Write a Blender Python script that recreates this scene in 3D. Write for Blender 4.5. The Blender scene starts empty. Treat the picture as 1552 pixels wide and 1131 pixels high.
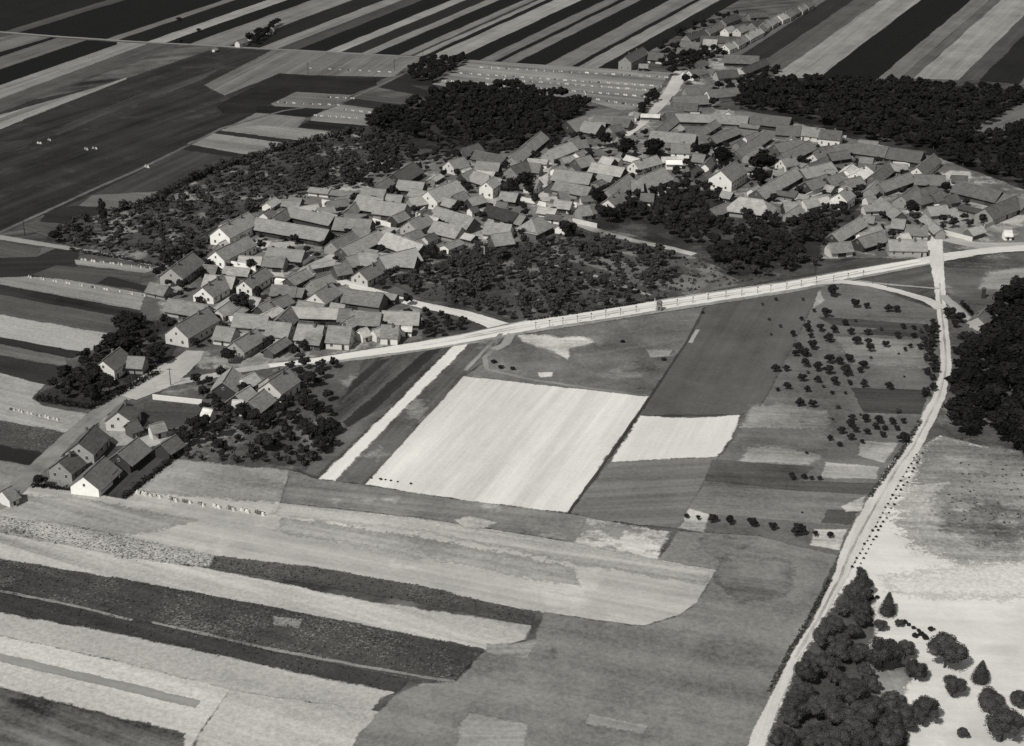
import bpy, bmesh, math, random
import numpy as np
from mathutils import Vector, Matrix
from mathutils.geometry import tessellate_polygon
random.seed(7); rng = np.random.default_rng(7)
C = bpy.context.scene.collection
SC = bpy.context.scene

# ------------------------------------------------------------------ camera, sky, sun, exposure
H = 190.0                       # flying height in metres
FPX = 2257.0; CX, CY = 776.0, 565.5
PITCH = math.atan(970.5 / FPX)
cam = bpy.data.cameras.new('camera'); cam.sensor_width = 36.0
cam.lens = 36.0 * FPX / 1552.0; cam.clip_start = 1.0; cam.clip_end = 20000.0
camo = bpy.data.objects.new('camera', cam); C.objects.link(camo)
camo.location = (0, 0, H); camo.rotation_euler = (math.pi / 2 - PITCH, 0, 0)
SC.camera = camo
SUN_AZ = math.radians(216)      # compass bearing the light comes from (0 = +Y, clockwise)
SUN_EL = math.radians(47)
w = bpy.data.worlds.new('World'); SC.world = w; w.use_nodes = True
nt = w.node_tree; bg = nt.nodes['Background']
sky = nt.nodes.new('ShaderNodeTexSky'); sky.sky_type = 'NISHITA'; sky.sun_disc = False
sky.sun_elevation = SUN_EL; sky.sun_rotation = SUN_AZ
hs = nt.nodes.new('ShaderNodeHueSaturation'); hs.inputs['Saturation'].default_value = 0.05
nt.links.new(sky.outputs[0], hs.inputs['Color']); nt.links.new(hs.outputs[0], bg.inputs[0])
bg.inputs[1].default_value = 0.07
sun = bpy.data.lights.new('sun', 'SUN'); sun.energy = 4.2; sun.angle = math.radians(0.5); sun.color = (1, 0.985, 0.95)
suno = bpy.data.objects.new('sun', sun); C.objects.link(suno)
sd = Vector((math.sin(SUN_AZ) * math.cos(SUN_EL), math.cos(SUN_AZ) * math.cos(SUN_EL), math.sin(SUN_EL)))
suno.rotation_euler = sd.to_track_quat('Z', 'Y').to_euler()
SC.view_settings.view_transform = 'Standard'; SC.view_settings.look = 'None'
SC.view_settings.exposure = 0.0; SC.view_settings.gamma = 1.0; SC.view_settings.use_curve_mapping = False
SC.cycles.max_bounces = 5; SC.cycles.transparent_max_bounces = 16; SC.cycles.use_denoising = False

# ------------------------------------------------------------------ helpers
ST, CT = math.sin(PITCH), math.cos(PITCH)
def P(px, py, z=0.0):
    """photograph pixel -> point on the horizontal plane of height z"""
    u = (px - CX) / FPX; v = (py - CY) / FPX
    t = (H - z) / (ST + v * CT)
    return (u * t, (CT - v * ST) * t, z)
def scale_at(py): return CT * (py + 405.0) / H        # photo pixels per metre
def lin(t):
    t = t / 255.0
    return t / 12.92 if t <= .04045 else ((t + .055) / 1.055) ** 2.4
KAL = 0.87
def col(t):
    a = min(.85, lin(t) * KAL)
    return (a, a * .984, a * .925, 1)
def tag(o, label=None, cat=None, group=None, kind=None):
    if label: o['label'] = label
    if cat: o['category'] = cat
    if group: o['group'] = group
    if kind: o['kind'] = kind
    return o
def empty(name, loc, rz=0):
    o = bpy.data.objects.new(name, None); C.objects.link(o); o.location = loc; o.rotation_euler = (0, 0, rz)
    o.empty_display_size = .5
    return o
def put(name, me, parent=None, loc=(0, 0, 0), rz=0, sc=None):
    o = bpy.data.objects.new(name, me); C.objects.link(o); o.location = loc; o.rotation_euler = (0, 0, rz)
    if sc: o.scale = sc
    if parent: o.parent = parent
    return o
def fast_mesh(name, V, F, mats, midx=None, smooth=False):
    """V (n,3) array, F (m,k) array of equal polygons"""
    me = bpy.data.meshes.new(name); V = np.asarray(V, dtype=np.float32); F = np.asarray(F, dtype=np.int32)
    k = F.shape[1]
    me.vertices.add(len(V)); me.vertices.foreach_set('co', V.ravel())
    me.loops.add(F.size); me.loops.foreach_set('vertex_index', F.ravel())
    me.polygons.add(len(F)); me.polygons.foreach_set('loop_start', np.arange(0, F.size, k, dtype=np.int32))
    me.polygons.foreach_set('loop_total', np.full(len(F), k, dtype=np.int32))
    if midx is not None: me.polygons.foreach_set('material_index', np.asarray(midx, dtype=np.int32))
    me.update(calc_edges=True)
    for m in (mats if isinstance(mats, (list, tuple)) else [mats]): me.materials.append(m)
    if smooth:
        me.polygons.foreach_set('use_smooth', np.ones(len(F), dtype=bool))
    return me
def bm_mesh(name, bm, mats):
    me = bpy.data.meshes.new(name); bmesh.ops.recalc_face_normals(bm, faces=bm.faces); bm.to_mesh(me); bm.free()
    for m in (mats if isinstance(mats, (list, tuple)) else [mats]): me.materials.append(m)
    return me
def box(bm, x0, x1, y0, y1, z0, z1, mi=0):
    vs = [bm.verts.new(p) for p in ((x0, y0, z0), (x1, y0, z0), (x1, y1, z0), (x0, y1, z0), (x0, y0, z1), (x1, y0, z1), (x1, y1, z1), (x0, y1, z1))]
    for f in ((0, 3, 2, 1), (4, 5, 6, 7), (0, 1, 5, 4), (1, 2, 6, 5), (2, 3, 7, 6), (3, 0, 4, 7)):
        fc = bm.faces.new([vs[i] for i in f]); fc.material_index = mi

# ------------------------------------------------------------------ materials
def newmat(name):
    m = bpy.data.materials.new(name); m.use_nodes = True; n = m.node_tree
    b = n.nodes['Principled BSDF']; b.inputs['Roughness'].default_value = .95
    if 'Specular IOR Level' in b.inputs: b.inputs['Specular IOR Level'].default_value = .15
    return m, n, b
def N(n, t, **kw):
    x = n.nodes.new(t)
    for k, v in kw.items():
        if k in x.inputs.keys(): x.inputs[k].default_value = v
        else: setattr(x, k, v)
    return x
def math_(n, op, a, b=None, c=None):
    x = n.nodes.new('ShaderNodeMath'); x.operation = op
    for i, v in enumerate((a, b, c)):
        if v is None: continue
        if isinstance(v, (int, float)): x.inputs[i].default_value = v
        else: n.links.new(v, x.inputs[i])
    return x.outputs[0]
def field_mat(name, t, ang, streak=.12, blot=.12, fine=.25, patch=0.0, ptone=None, sw=2.2, speck=0.0, stone=None, bump=.35, psc=.045):
    """earth or crop: long faint drilling streaks, soft blotches, grain, bare patches and single bright or dark plants"""
    m, n, b = newmat(name)
    geo = N(n, 'ShaderNodeNewGeometry'); pos = geo.outputs['Position']
    rot = N(n, 'ShaderNodeVectorRotate'); rot.rotation_type = 'Z_AXIS'; rot.inputs['Angle'].default_value = -ang
    n.links.new(pos, rot.inputs['Vector'])
    def noise(vec, sc, det=3, rough=.6, mul=None):
        v = vec
        if mul:
            mm = N(n, 'ShaderNodeVectorMath'); mm.operation = 'MULTIPLY'; mm.inputs[1].default_value = mul
            n.links.new(vec, mm.inputs[0]); v = mm.outputs[0]
        x = N(n, 'ShaderNodeTexNoise'); x.inputs['Scale'].default_value = sc; x.inputs['Detail'].default_value = det
        x.inputs['Roughness'].default_value = rough; n.links.new(v, x.inputs['Vector']); return x.outputs['Fac']
    s1 = noise(rot.outputs[0], 1.0, 4, .7, (.010, .8 / sw, 1))
    s2 = noise(rot.outputs[0], 1.0, 2, .5, (.004, .09, 1))
    streak *= 2.5; blot *= 1.7; fine *= 1.2
    bl = noise(pos, .035, 4, .6); bl2 = noise(pos, .16, 4, .65); fi = noise(pos, .8, 4, .8)
    fac = math_(n, 'ADD', 1.0, math_(n, 'MULTIPLY', math_(n, 'SUBTRACT', s1, .5), streak * 4))
    fac = math_(n, 'ADD', fac, math_(n, 'MULTIPLY', math_(n, 'SUBTRACT', s2, .5), streak * 3.2))
    fac = math_(n, 'ADD', fac, math_(n, 'MULTIPLY', math_(n, 'SUBTRACT', bl, .5), blot * 4))
    fac = math_(n, 'ADD', fac, math_(n, 'MULTIPLY', math_(n, 'SUBTRACT', bl2, .5), blot * 1.5))
    fac = math_(n, 'ADD', fac, math_(n, 'MULTIPLY', math_(n, 'SUBTRACT', fi, .5), fine * 4))
    fac = math_(n, 'MAXIMUM', fac, .15)
    c = N(n, 'ShaderNodeRGB'); c.outputs[0].default_value = col(t); base = c.outputs[0]
    def mixto(base, fsock, tone):
        mx = N(n, 'ShaderNodeMix'); mx.data_type = 'RGBA'; n.links.new(fsock, mx.inputs['Factor'])
        n.links.new(base, mx.inputs['A']); mx.inputs['B'].default_value = col(tone); return mx.outputs['Result']
    def ramp(sock, lo, hi):
        r = N(n, 'ShaderNodeMapRange'); r.inputs['From Min'].default_value = lo; r.inputs['From Max'].default_value = hi
        r.clamp = True; n.links.new(sock, r.inputs['Value']); return r.outputs[0]
    if patch:
        pn = noise(pos, psc, 5, .68); base = mixto(base, ramp(pn, .62 - patch * .3, .70 - patch * .3), ptone)
    if speck:
        sn = noise(pos, 1.7, 3, .7); sn2 = noise(pos, .06, 3, .6)
        k = math_(n, 'ADD', sn, math_(n, 'MULTIPLY', math_(n, 'SUBTRACT', sn2, .5), .5))
        base = mixto(base, ramp(k, .66 - speck * .3, .72 - speck * .3), stone)
    sc = N(n, 'ShaderNodeVectorMath'); sc.operation = 'SCALE'; n.links.new(base, sc.inputs[0]); n.links.new(fac, sc.inputs['Scale'])
    n.links.new(sc.outputs[0], b.inputs['Base Color'])
    bp = N(n, 'ShaderNodeBump'); bp.inputs['Strength'].default_value = bump; bp.inputs['Distance'].default_value = .25
    n.links.new(fi, bp.inputs['Height']); n.links.new(bp.outputs[0], b.inputs['Normal'])
    # the parcel frays into its neighbour: plants thin out across the border strip
    at = N(n, 'ShaderNodeAttribute'); at.attribute_name = 'edge'
    en = noise(pos, .9, 3, .75); en2 = noise(pos, .22, 3, .6)
    k = math_(n, 'ADD', math_(n, 'MULTIPLY', math_(n, 'SUBTRACT', en, .5), 2.2), math_(n, 'MULTIPLY', math_(n, 'SUBTRACT', en2, .5), 1.8))
    k = math_(n, 'MULTIPLY', math_(n, 'ADD', math_(n, 'SUBTRACT', at.outputs['Fac'], .5), math_(n, 'MULTIPLY', k, .55)), 2.5)
    k = math_(n, 'ADD', k, .5); k = math_(n, 'MAXIMUM', math_(n, 'MINIMUM', k, 1.0), math_(n, 'GREATER_THAN', at.outputs['Fac'], .995))
    tr = N(n, 'ShaderNodeBsdfTransparent'); mx = N(n, 'ShaderNodeMixShader'); n.links.new(k, mx.inputs[0]); n.links.new(tr.outputs[0], mx.inputs[1]); n.links.new(b.outputs[0], mx.inputs[2])
    n.links.new(mx.outputs[0], n.nodes['Material Output'].inputs['Surface'])
    return m
def plain_mat(name, t, var=.2, sc=.6, bump=.3, rnd=.12, streak=0.0, rough=.9):
    m, n, b = newmat(name); b.inputs['Roughness'].default_value = rough
    tc = N(n, 'ShaderNodeTexCoord'); oi = N(n, 'ShaderNodeObjectInfo')
    ad = N(n, 'ShaderNodeVectorMath'); ad.operation = 'ADD'
    sca = N(n, 'ShaderNodeVectorMath'); sca.operation = 'SCALE'; sca.inputs[0].default_value = (37, 19, 7)
    n.links.new(oi.outputs['Random'], sca.inputs['Scale']); n.links.new(tc.outputs['Object'], ad.inputs[0]); n.links.new(sca.outputs[0], ad.inputs[1])
    no = N(n, 'ShaderNodeTexNoise'); no.inputs['Scale'].default_value = sc; no.inputs['Detail'].default_value = 5; no.inputs['Roughness'].default_value = .7
    n.links.new(ad.outputs[0], no.inputs['Vector'])
    no2 = N(n, 'ShaderNodeTexNoise'); no2.inputs['Scale'].default_value = sc * 6; no2.inputs['Detail'].default_value = 2
    n.links.new(ad.outputs[0], no2.inputs['Vector'])
    f = math_(n, 'ADD', 1.0, math_(n, 'MULTIPLY', math_(n, 'SUBTRACT', no.outputs['Fac'], .5), var * 4))
    f = math_(n, 'ADD', f, math_(n, 'MULTIPLY', math_(n, 'SUBTRACT', no2.outputs['Fac'], .5), var * 2))
    f = math_(n, 'ADD', f, math_(n, 'MULTIPLY', math_(n, 'SUBTRACT', oi.outputs['Random'], .5), rnd * 2))
    if streak:      # rows of tiles running along the roof
        mm = N(n, 'ShaderNodeVectorMath'); mm.operation = 'MULTIPLY'; mm.inputs[1].default_value = (.35, 2.2, 2.2); n.links.new(ad.outputs[0], mm.inputs[0])
        n3 = N(n, 'ShaderNodeTexNoise'); n3.inputs['Scale'].default_value = 1.5; n.links.new(mm.outputs[0], n3.inputs['Vector'])
        f = math_(n, 'ADD', f, math_(n, 'MULTIPLY', math_(n, 'SUBTRACT', n3.outputs['Fac'], .5), streak * 4))
    f = math_(n, 'MAXIMUM', f, .1)
    s = N(n, 'ShaderNodeVectorMath'); s.operation = 'SCALE'; s.inputs[0].default_value = col(t)[:3]; n.links.new(f, s.inputs['Scale'])
    n.links.new(s.outputs[0], b.inputs['Base Color'])
    bp = N(n, 'ShaderNodeBump'); bp.inputs['Strength'].default_value = bump; bp.inputs['Distance'].default_value = .1
    n.links.new(no2.outputs['Fac'], bp.inputs['Height']); n.links.new(bp.outputs[0], b.inputs['Normal'])
    return m
MC = {}
def roofm(t):
    t = int(round(t / 12.0) * 12)
    if ('r', t) not in MC: MC['r', t] = plain_mat('roof_tiles_%d' % t, t + 12, .24, .35, .6, .2, .25)
    return MC['r', t]
def wallm(t):
    t = int(round(t / 20.0) * 20)
    if ('w', t) not in MC: MC['w', t] = plain_mat('plaster_%d' % t, t, .10, .5, .15, .08)
    return MC['w', t]
WOOD = plain_mat('dark_wood', 62, .25, 1.2); GLASS = plain_mat('window_glass', 34, .1, 2, 0, .3, rough=.3)
FRAME = plain_mat('window_frame', 190, .05, 2); BRICK = plain_mat('chimney_brick', 105, .2, 2)
BARK = plain_mat('bark', 66, .25, 3)
def leafm(name, t, var=.3, rnd=.2):
    m, n, b = newmat(name)
    geo = N(n, 'ShaderNodeNewGeometry'); oi = N(n, 'ShaderNodeObjectInfo')
    no = N(n, 'ShaderNodeTexNoise'); no.inputs['Scale'].default_value = .6; no.inputs['Detail'].default_value = 4; no.inputs['Roughness'].default_value = .7
    n.links.new(geo.outputs['Position'], no.inputs['Vector'])
    f = math_(n, 'ADD', 1.0, math_(n, 'MULTIPLY', math_(n, 'SUBTRACT', no.outputs['Fac'], .5), var * 4))
    f = math_(n, 'ADD', f, math_(n, 'MULTIPLY', math_(n, 'SUBTRACT', oi.outputs['Random'], .5), rnd * 2))
    f = math_(n, 'ADD', f, math_(n, 'MULTIPLY', math_(n, 'SUBTRACT', geo.outputs['Random Per Island'], .5), .35))
    f = math_(n, 'MAXIMUM', f, .15)
    s = N(n, 'ShaderNodeVectorMath'); s.operation = 'SCALE'; s.inputs[0].default_value = col(t)[:3]; n.links.new(f, s.inputs['Scale'])
    n.links.new(s.outputs[0], b.inputs['Base Color'])
    return m
LEAF = leafm('dark_foliage', 38); LEAF_MID = leafm('garden_foliage', 58, .5); LEAF_DEEP = leafm('wood_foliage', 26, .75, .55)
LEAF_NEAR = leafm('near_foliage', 68, .6)

# ------------------------------------------------------------------ the ground sheet, fields, roads
SURF = []        # (world polygon, z, bbox) for finding the ground height
LAYER = [0]
STEP = .004
def seg_x(a, b, c, d):
    o = lambda p, q, r: (q[0] - p[0]) * (r[1] - p[1]) - (q[1] - p[1]) * (r[0] - p[0])
    return (o(a, b, c) > 0) != (o(a, b, d) > 0) and (o(c, d, a) > 0) != (o(c, d, b) > 0)
def overlap(A, B):
    if any(in_poly(x, y, B) for x, y in A) or any(in_poly(x, y, A) for x, y in B): return True
    return any(seg_x(A[i - 1], A[i], B[j - 1], B[j]) for i in range(len(A)) for j in range(len(B)))
RAW = []
def next_level(pts):
    """one step above every sheet laid so far that this one overlaps or touches"""
    cx_, cy_ = sum(p[0] for p in pts) / len(pts), sum(p[1] for p in pts) / len(pts)
    poly = [(x + (x - cx_) * .01 + .35 * (1 if x > cx_ else -1), y + (y - cy_) * .01 + .35 * (1 if y > cy_ else -1)) for x, y in pts]
    xs = [p[0] for p in poly]; ys = [p[1] for p in poly]; bb = (min(xs), min(ys), max(xs), max(ys)); lv = 0
    for q, b2, l2 in RAW:
        if l2 > lv and bb[0] <= b2[2] and b2[0] <= bb[2] and bb[1] <= b2[3] and b2[1] <= bb[3] and overlap(poly, q): lv = l2
    RAW.append((poly, bb, lv + 1)); return lv + 1
def world_poly(pts, z): return [P(x, y, z)[:2] for x, y in pts]
def jag(poly, step=3.5, amp=.28):
    if amp > .6: step = 1.6
    out = []; n = len(poly)
    for i in range(n):
        a = np.array(poly[i]); b = np.array(poly[(i + 1) % n]); L = np.linalg.norm(b - a)
        k = max(1, min(160 if amp > .6 else 60, int(L / step))); d = (b - a) / max(L, 1e-6); nn = np.array((-d[1], d[0]))
        for j in range(k):
            p = a + (b - a) * j / k
            if j: p = p + nn * random.uniform(-amp, amp)
            out.append((p[0], p[1]))
    return out
def in_poly(x, y, poly):
    c = False; n = len(poly); j = n - 1
    for i in range(n):
        xi, yi = poly[i]; xj, yj = poly[j]
        if (yi > y) != (yj > y) and x < (xj - xi) * (y - yi) / (yj - yi) + xi: c = not c
        j = i
    return c
def ground_z(x, y):
    for poly, z, bb in reversed(SURF):
        if bb[0] <= x <= bb[2] and bb[1] <= y <= bb[3] and in_poly(x, y, poly): return z
    return 0.0
def sheet(name, poly, z, mat, soft=.8):
    area = sum(poly[i][0] * poly[(i + 1) % len(poly)][1] - poly[(i + 1) % len(poly)][0] * poly[i][1] for i in range(len(poly)))
    if area < 0: poly = poly[::-1]
    per = sum(math.hypot(poly[i][0] - poly[i - 1][0], poly[i][1] - poly[i - 1][1]) for i in range(len(poly))); soft = min(soft, abs(area) / 2 / per * 1.35)
    n_ = len(poly); A_ = [np.array(p) for p in poly]; off = []
    for i in range(n_):
        a_ = A_[i] - A_[i - 2 if n_ > 8 else i - 1]; b_ = A_[(i + (2 if n_ > 8 else 1)) % n_] - A_[i]; d_ = a_ / max(1e-6, np.linalg.norm(a_)) + b_ / max(1e-6, np.linalg.norm(b_)); L_ = np.linalg.norm(d_)
        d_ = d_ / L_ if L_ > .2 else np.array((0, 0)); off.append(np.array((d_[1], -d_[0])) * soft / 2)
    outer = [A_[i] + off[i] for i in range(n_)]; poly_in = [A_[i] - off[i] for i in range(n_)]
    v3 = [Vector((p[0], p[1], z)) for p in poly_in]; F = []
    for t in tessellate_polygon([v3]):
        a_, b_, c_ = (v3[i] for i in t)
        F.append(t if (b_ - a_).cross(c_ - a_).z > 0 else t[::-1])
    for i in range(n_):
        j = (i + 1) % n_; F.append((i, n_ + i, n_ + j)); F.append((i, n_ + j, j))
    me = fast_mesh(name, [v[:] for v in v3] + [(p[0], p[1], z - .0025) for p in outer], F, mat)
    at = me.attributes.new('edge', 'FLOAT', 'POINT'); at.data.foreach_set('value', np.array([1.0] * n_ + [0.0] * n_, dtype=np.float32))
    o = put(name, me); o['kind'] = 'structure'
    xs = [p[0] for p in poly]; ys = [p[1] for p in poly]
    SURF.append((poly, z, (min(xs), min(ys), max(xs), max(ys))))
    return o
SOFT = {'bare_patch': 4, 'worn_grass': 6, 'thin_grass': 9, 'rough_grass': 7, 'grey_sand': 10, 'darker_meadow_patch': 10, 'grassy_clearing': 8, 'grey_stubble_band': 5, 'faint_strip': 5, 'garden_ground': 3,
        'mottled_bare_ground': 2.5, 'pale_patch': 2, 'farmyard': 2, 'pale_yard': 5, 'village_ground': 3, 'grey_grass_strip': 1.6, 'speckled_crop': 2.5, 'dark_mottled_crop': 2}
def field(name, tone, pts, d=None, jagamp=.28, soft=None, **kw):
    """a parcel of land; d = two photo points giving its drilling direction"""
    LAYER[0] += 1
    ext = []; n = len(pts)
    for i, (x, y) in enumerate(pts):
        if x > 8: ext.append((x, y)); continue
        nb = [pts[(i + k) % n] for k in (-1, 1) if pts[(i + k) % n][0] > 30]     # carry the boundary on along its own slope
        sl = (nb[0][1] - y) / (nb[0][0] - x) if nb else 0
        ext.append((x - 170, y - 170 * max(-.6, min(.6, sl))))
    z = STEP * next_level(world_poly(ext, 0)); poly = world_poly(ext, z)
    if d is None:
        best = 0
        for i in range(len(poly)):
            a, b = poly[i], poly[(i + 1) % len(poly)]; L = math.hypot(b[0] - a[0], b[1] - a[1])
            if L > best: best = L; ang = math.atan2(b[1] - a[1], b[0] - a[0])
    else:
        a, b = P(*d[0]), P(*d[1]); ang = math.atan2(b[1] - a[1], b[0] - a[0])
    m = field_mat(name + '_surface', tone, ang, **kw)
    sf = soft or SOFT.get(name, 1.4)
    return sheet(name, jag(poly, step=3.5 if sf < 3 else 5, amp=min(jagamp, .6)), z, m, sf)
def lane(name, tone, pts, width, **kw):
    """a road or path along photo points; width in metres, one number or one per point"""
    LAYER[0] += 1; z = .1
    w_ = [P(x, y, z)[:2] for x, y in pts]
    W = width if isinstance(width, (list, tuple)) else [width] * len(pts)
    # resample
    L, R = [], []
    for i in range(len(w_)):
        a = np.array(w_[max(0, i - 1)]); b = np.array(w_[min(len(w_) - 1, i + 1)]); d = b - a; d = d / np.linalg.norm(d)
        nn = np.array((-d[1], d[0])); p = np.array(w_[i]); L.append(tuple(p + nn * W[i] / 2)); R.append(tuple(p - nn * W[i] / 2))
    poly = L + R[::-1]; z = STEP * next_level(poly)
    a, b = w_[0], w_[-1]
    kw.setdefault('streak', .05); kw.setdefault('blot', .08); kw.setdefault('fine', .08)
    m = field_mat(name + '_surface', tone, math.atan2(b[1] - a[1], b[0] - a[0]), sw=1.0, **kw)
    return sheet(name, jag(poly, 3.0, .18), z, m, min(.8, min(W) * .35))

# base ground to the horizon
gm = field_mat('ground_surface', 76, math.radians(27), streak=.25, blot=.3, fine=.25, patch=.25, ptone=95, sw=9, psc=.006)
bm = bmesh.new(); S_ = 12000
bm.faces.new([bm.verts.new(p) for p in ((-S_, -S_, 0), (S_, -S_, 0), (S_, S_, 0), (-S_, S_, 0))])
o = put('ground', bm_mesh('ground', bm, gm)); o['kind'] = 'structure'
o.data.attributes.new('edge', 'FLOAT', 'POINT').data.foreach_set('value', np.ones(4, dtype=np.float32))

def Z1(*p): return [(x / 3.88, y / 3.88) for x, y in p]
def Z2(*p): return [(390 + x / 3.88, y / 3.88) for x, y in p]
def Z3(*p): return [(780 + x / 3.88, y / 3.88) for x, y in p]
def Z4(*p): return [(1152 + x / 3.88, y / 3.88) for x, y in p]
def Z5(*p): return [(x / 3.88, 280 + y / 3.88) for x, y in p]
def Z6(*p): return [(x / 3.88, 560 + y / 3.88) for x, y in p]
VP = (2222.0, -629.0)
def up(pt, y):
    """carry a strip boundary on past the picture's top, along its own line in the land"""
    t = (pt[1] - y) / (pt[1] - VP[1]); return (pt[0] + (VP[0] - pt[0]) * t, y)
# --- the long strips beyond the top road
TOP = -150
def strips(bottom, tones, prefix='strip_field', names=None):
    for i, t in enumerate(tones):
        a, b = bottom[i], bottom[i + 1]
        field(names[i] if names else prefix, t, [a, b, up(b, TOP), up(a, TOP)], d=(a, up(a, 0)), streak=.10, blot=.14, fine=.12, jagamp=.6)
def ry(x):   # the top road's line in the photo
    return np.interp(x, [-400, 6, 80, 330, 620, 1020, 1180], [14, 48, 55, 70, 84, 112, 116])
bx = [-420, -300, -230, 6, 27, 160, 178, 222, 250, 286, 345, 392, 420, 450, 494, 517, 548, 568, 605, 622, 628, 640, 651, 692, 727, 749, 759, 782, 827, 865, 875, 905, 935]
tn = [60, 90, 20, 68, 9, 96, 14, 132, 10, 112, 26, 118, 62, 12, 130, 30, 114, 12, 108, 52, 122, 15, 132, 10, 98, 12, 100, 10, 106, 14, 122, 16]
strips([(x, float(ry(x))) for x in bx], tn)
# right-hand strips (start at the avenue)
rb = [(1085, 95), (1112, 88), (1135, 108), (1152, 130), (1237, 121), (1327, 122), (1362, 121), (1384, 119), (1453, 121), (1484, 122), (1545, 128), (1700, 134), (1850, 142)]
strips(rb, [100, 38, 80, 130, 10, 100, 84, 132, 70, 26, 90, 44])
field('track_beside_houses', 92, [(1105, 88), (1113, 90), up((1113, 90), TOP), up((1105, 88), TOP)], streak=.05)
# --- between the top road and the diagonal path
big = 'dark_fallow_field'
field(big, 40, [(6, 348), (6, 160), (160, 130), (330, 72), (640, 90), (500, 160), (385, 207)], d=((6, 348), (640, 95)), streak=.22, blot=.22, fine=.3, patch=.2, ptone=52, sw=5)
D1_ = ((6, 125), (345, 10))
field('crop_strip', 98, Z1((20, 300), (20, 238), (130, 208), (300, 220)), d=D1_)
field('dark_crop_strip', 10, Z1((20, 328), (20, 302), (295, 220), (335, 224)), d=D1_)
field('crop_strip', 90, Z1((20, 402), (20, 328), (335, 224), (510, 236)), d=D1_)
field('dark_crop_strip', 8, Z1((20, 495), (20, 402), (510, 236), (685, 248), (690, 260)), d=D1_)
field('pale_crop_strip', 122, Z1((20, 575), (20, 495), (690, 262), (690, 248), (870, 258)), d=D1_, streak=.12)
field('crop_strip', 74, Z1((20, 655), (20, 575), (870, 258), (1060, 266), (560, 450)), d=D1_, blot=.2)
field('pale_crop_strip', 118, Z1((20, 752), (20, 670), (300, 590), (560, 515), (750, 455), (740, 468), (300, 640)), d=D1_, streak=.2)
field('faint_strip', 58, Z1((330, 800), (300, 770), (760, 570), (1090, 470), (1300, 400), (1180, 480), (800, 610)), d=D1_, streak=.25, blot=.2)
field('faint_strip', 50, Z1((20, 900), (20, 830), (200, 820), (160, 880)), d=D1_)
field('pale_meadow', 102, [(309, 129), (340, 145), (420, 113), (598, 117), (612, 104), (655, 88), (415, 75)], d=((309, 129), (415, 75)), streak=.14)
field('dark_crop', 30, [(338, 172), (330, 160), (352, 148), (424, 111), (493, 116), (569, 119), (571, 129), (534, 142), (449, 140), (411, 156), (388, 171)], d=((424, 111), (569, 119)), streak=.10, blot=.3, soft=2)
field('stubble_field', 102, Z2((80, 610), (230, 540), (560, 560), (490, 612), (400, 642), (100, 625)))
field('dark_crop', 24, Z2((0, 622), (110, 626), (400, 642), (300, 690), (0, 662)), streak=.25)
field('stubble_field', 112, [(330, 199), (340, 196), (388, 171), (465, 178), (452, 193), (418, 206), (400, 208)])
field('stubble_field', 114, Z2((330, 680), (490, 614), (860, 655), (830, 700), (640, 745), (310, 712)))
field('dark_crop', 22, Z2((235, 750), (310, 710), (650, 740), (560, 775)), streak=.25)
field('stubble_field', 126, [(335, 196), (392, 190), (455, 194), (530, 203), (492, 222), (390, 207)])
field('dark_crop', 40, [(318, 200), (335, 198), (492, 218), (470, 224)], jagamp=.5)
field('stubble_field', 126, [(283, 218), (322, 202), (470, 222), (418, 240), (380, 236)])
field('dark_crop', 34, [(272, 226), (280, 221), (372, 234), (345, 237)], jagamp=.5)
field('grey_crop', 58, [(205, 264), (272, 226), (345, 237), (412, 241), (310, 285), (240, 300), (120, 322), (90, 318)], streak=.15, blot=.15)
field('grey_meadow', 96, [(140, 296), (240, 290), (232, 302), (175, 322), (120, 312)], d=((6, 300), (240, 330)))
field('dark_crop', 36, [(70, 322), (110, 312), (150, 314), (190, 322), (160, 345), (60, 336)])
field('grey_meadow', 80, [(30, 345), (60, 336), (100, 340), (75, 360)])
field('dark_crop', 33, Z2((720, 515), (850, 430), (1240, 520), (1100, 590)), d=(Z2((700, 515), (1100, 590))))
field('grey_crop', 58, Z2((900, 500), (1240, 520), (1180, 570), (1110, 572)))
field('grey_crop', 66, Z2((500, 612), (600, 555), (980, 600), (900, 650)), streak=.2)
field('dark_crop', 36, Z2((500, 615), (560, 580), (920, 625), (850, 660)))
field('stook_field', 118, [(655, 128), (710, 92), (1017, 111), (1002, 131), (970, 160), (948, 170), (888, 152), (780, 140), (700, 136)], d=((660, 126), (960, 158)), streak=.16, sw=4)
field('grey_field_margin', 76, [(1098, 115), (1152, 92), (1180, 108), (1160, 130), (1130, 150)])
field('pale_field', 92, Z4((1245, 750), (1552, 605), (1900, 480), (1900, 560), (1540, 715), (1340, 820)))
# --- left edge fields
field('grey_meadow', 76, Z5((20, 335), (240, 378), (210, 430), (20, 430)))
field('dark_crop', 42, Z5((20, 545), (20, 430), (210, 425), (330, 375), (460, 395), (450, 480), (130, 548)), streak=.15)
field('stubble_field', 126, Z5((440, 440), (930, 490), (850, 520), (450, 470)))
field('grey_crop', 72, Z5((180, 530), (330, 475), (830, 520), (820, 570), (640, 540), (560, 590)))
field('dark_crop', 40, Z5((575, 578), (640, 540), (900, 605), (850, 625)))
DL = Z5((20, 590), (820, 740))
field('stubble_field', 132, Z5((20, 545), (170, 540), (400, 560), (860, 640), (820, 742), (20, 592)), d=DL)
field('dark_crop', 48, Z5((20, 592), (830, 742), (745, 785), (20, 650)), d=DL, streak=.2, blot=.3)
field('grey_crop', 84, Z5((20, 650), (745, 785), (645, 880), (20, 768)), d=DL)
field('bright_stubble_field', 156, Z5((20, 768), (645, 878), (560, 965), (500, 988), (20, 900)), d=DL, streak=.08, blot=.06)
field('dark_crop', 40, Z5((20, 903), (500, 988), (420, 1020), (20, 942)), d=DL)
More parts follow.
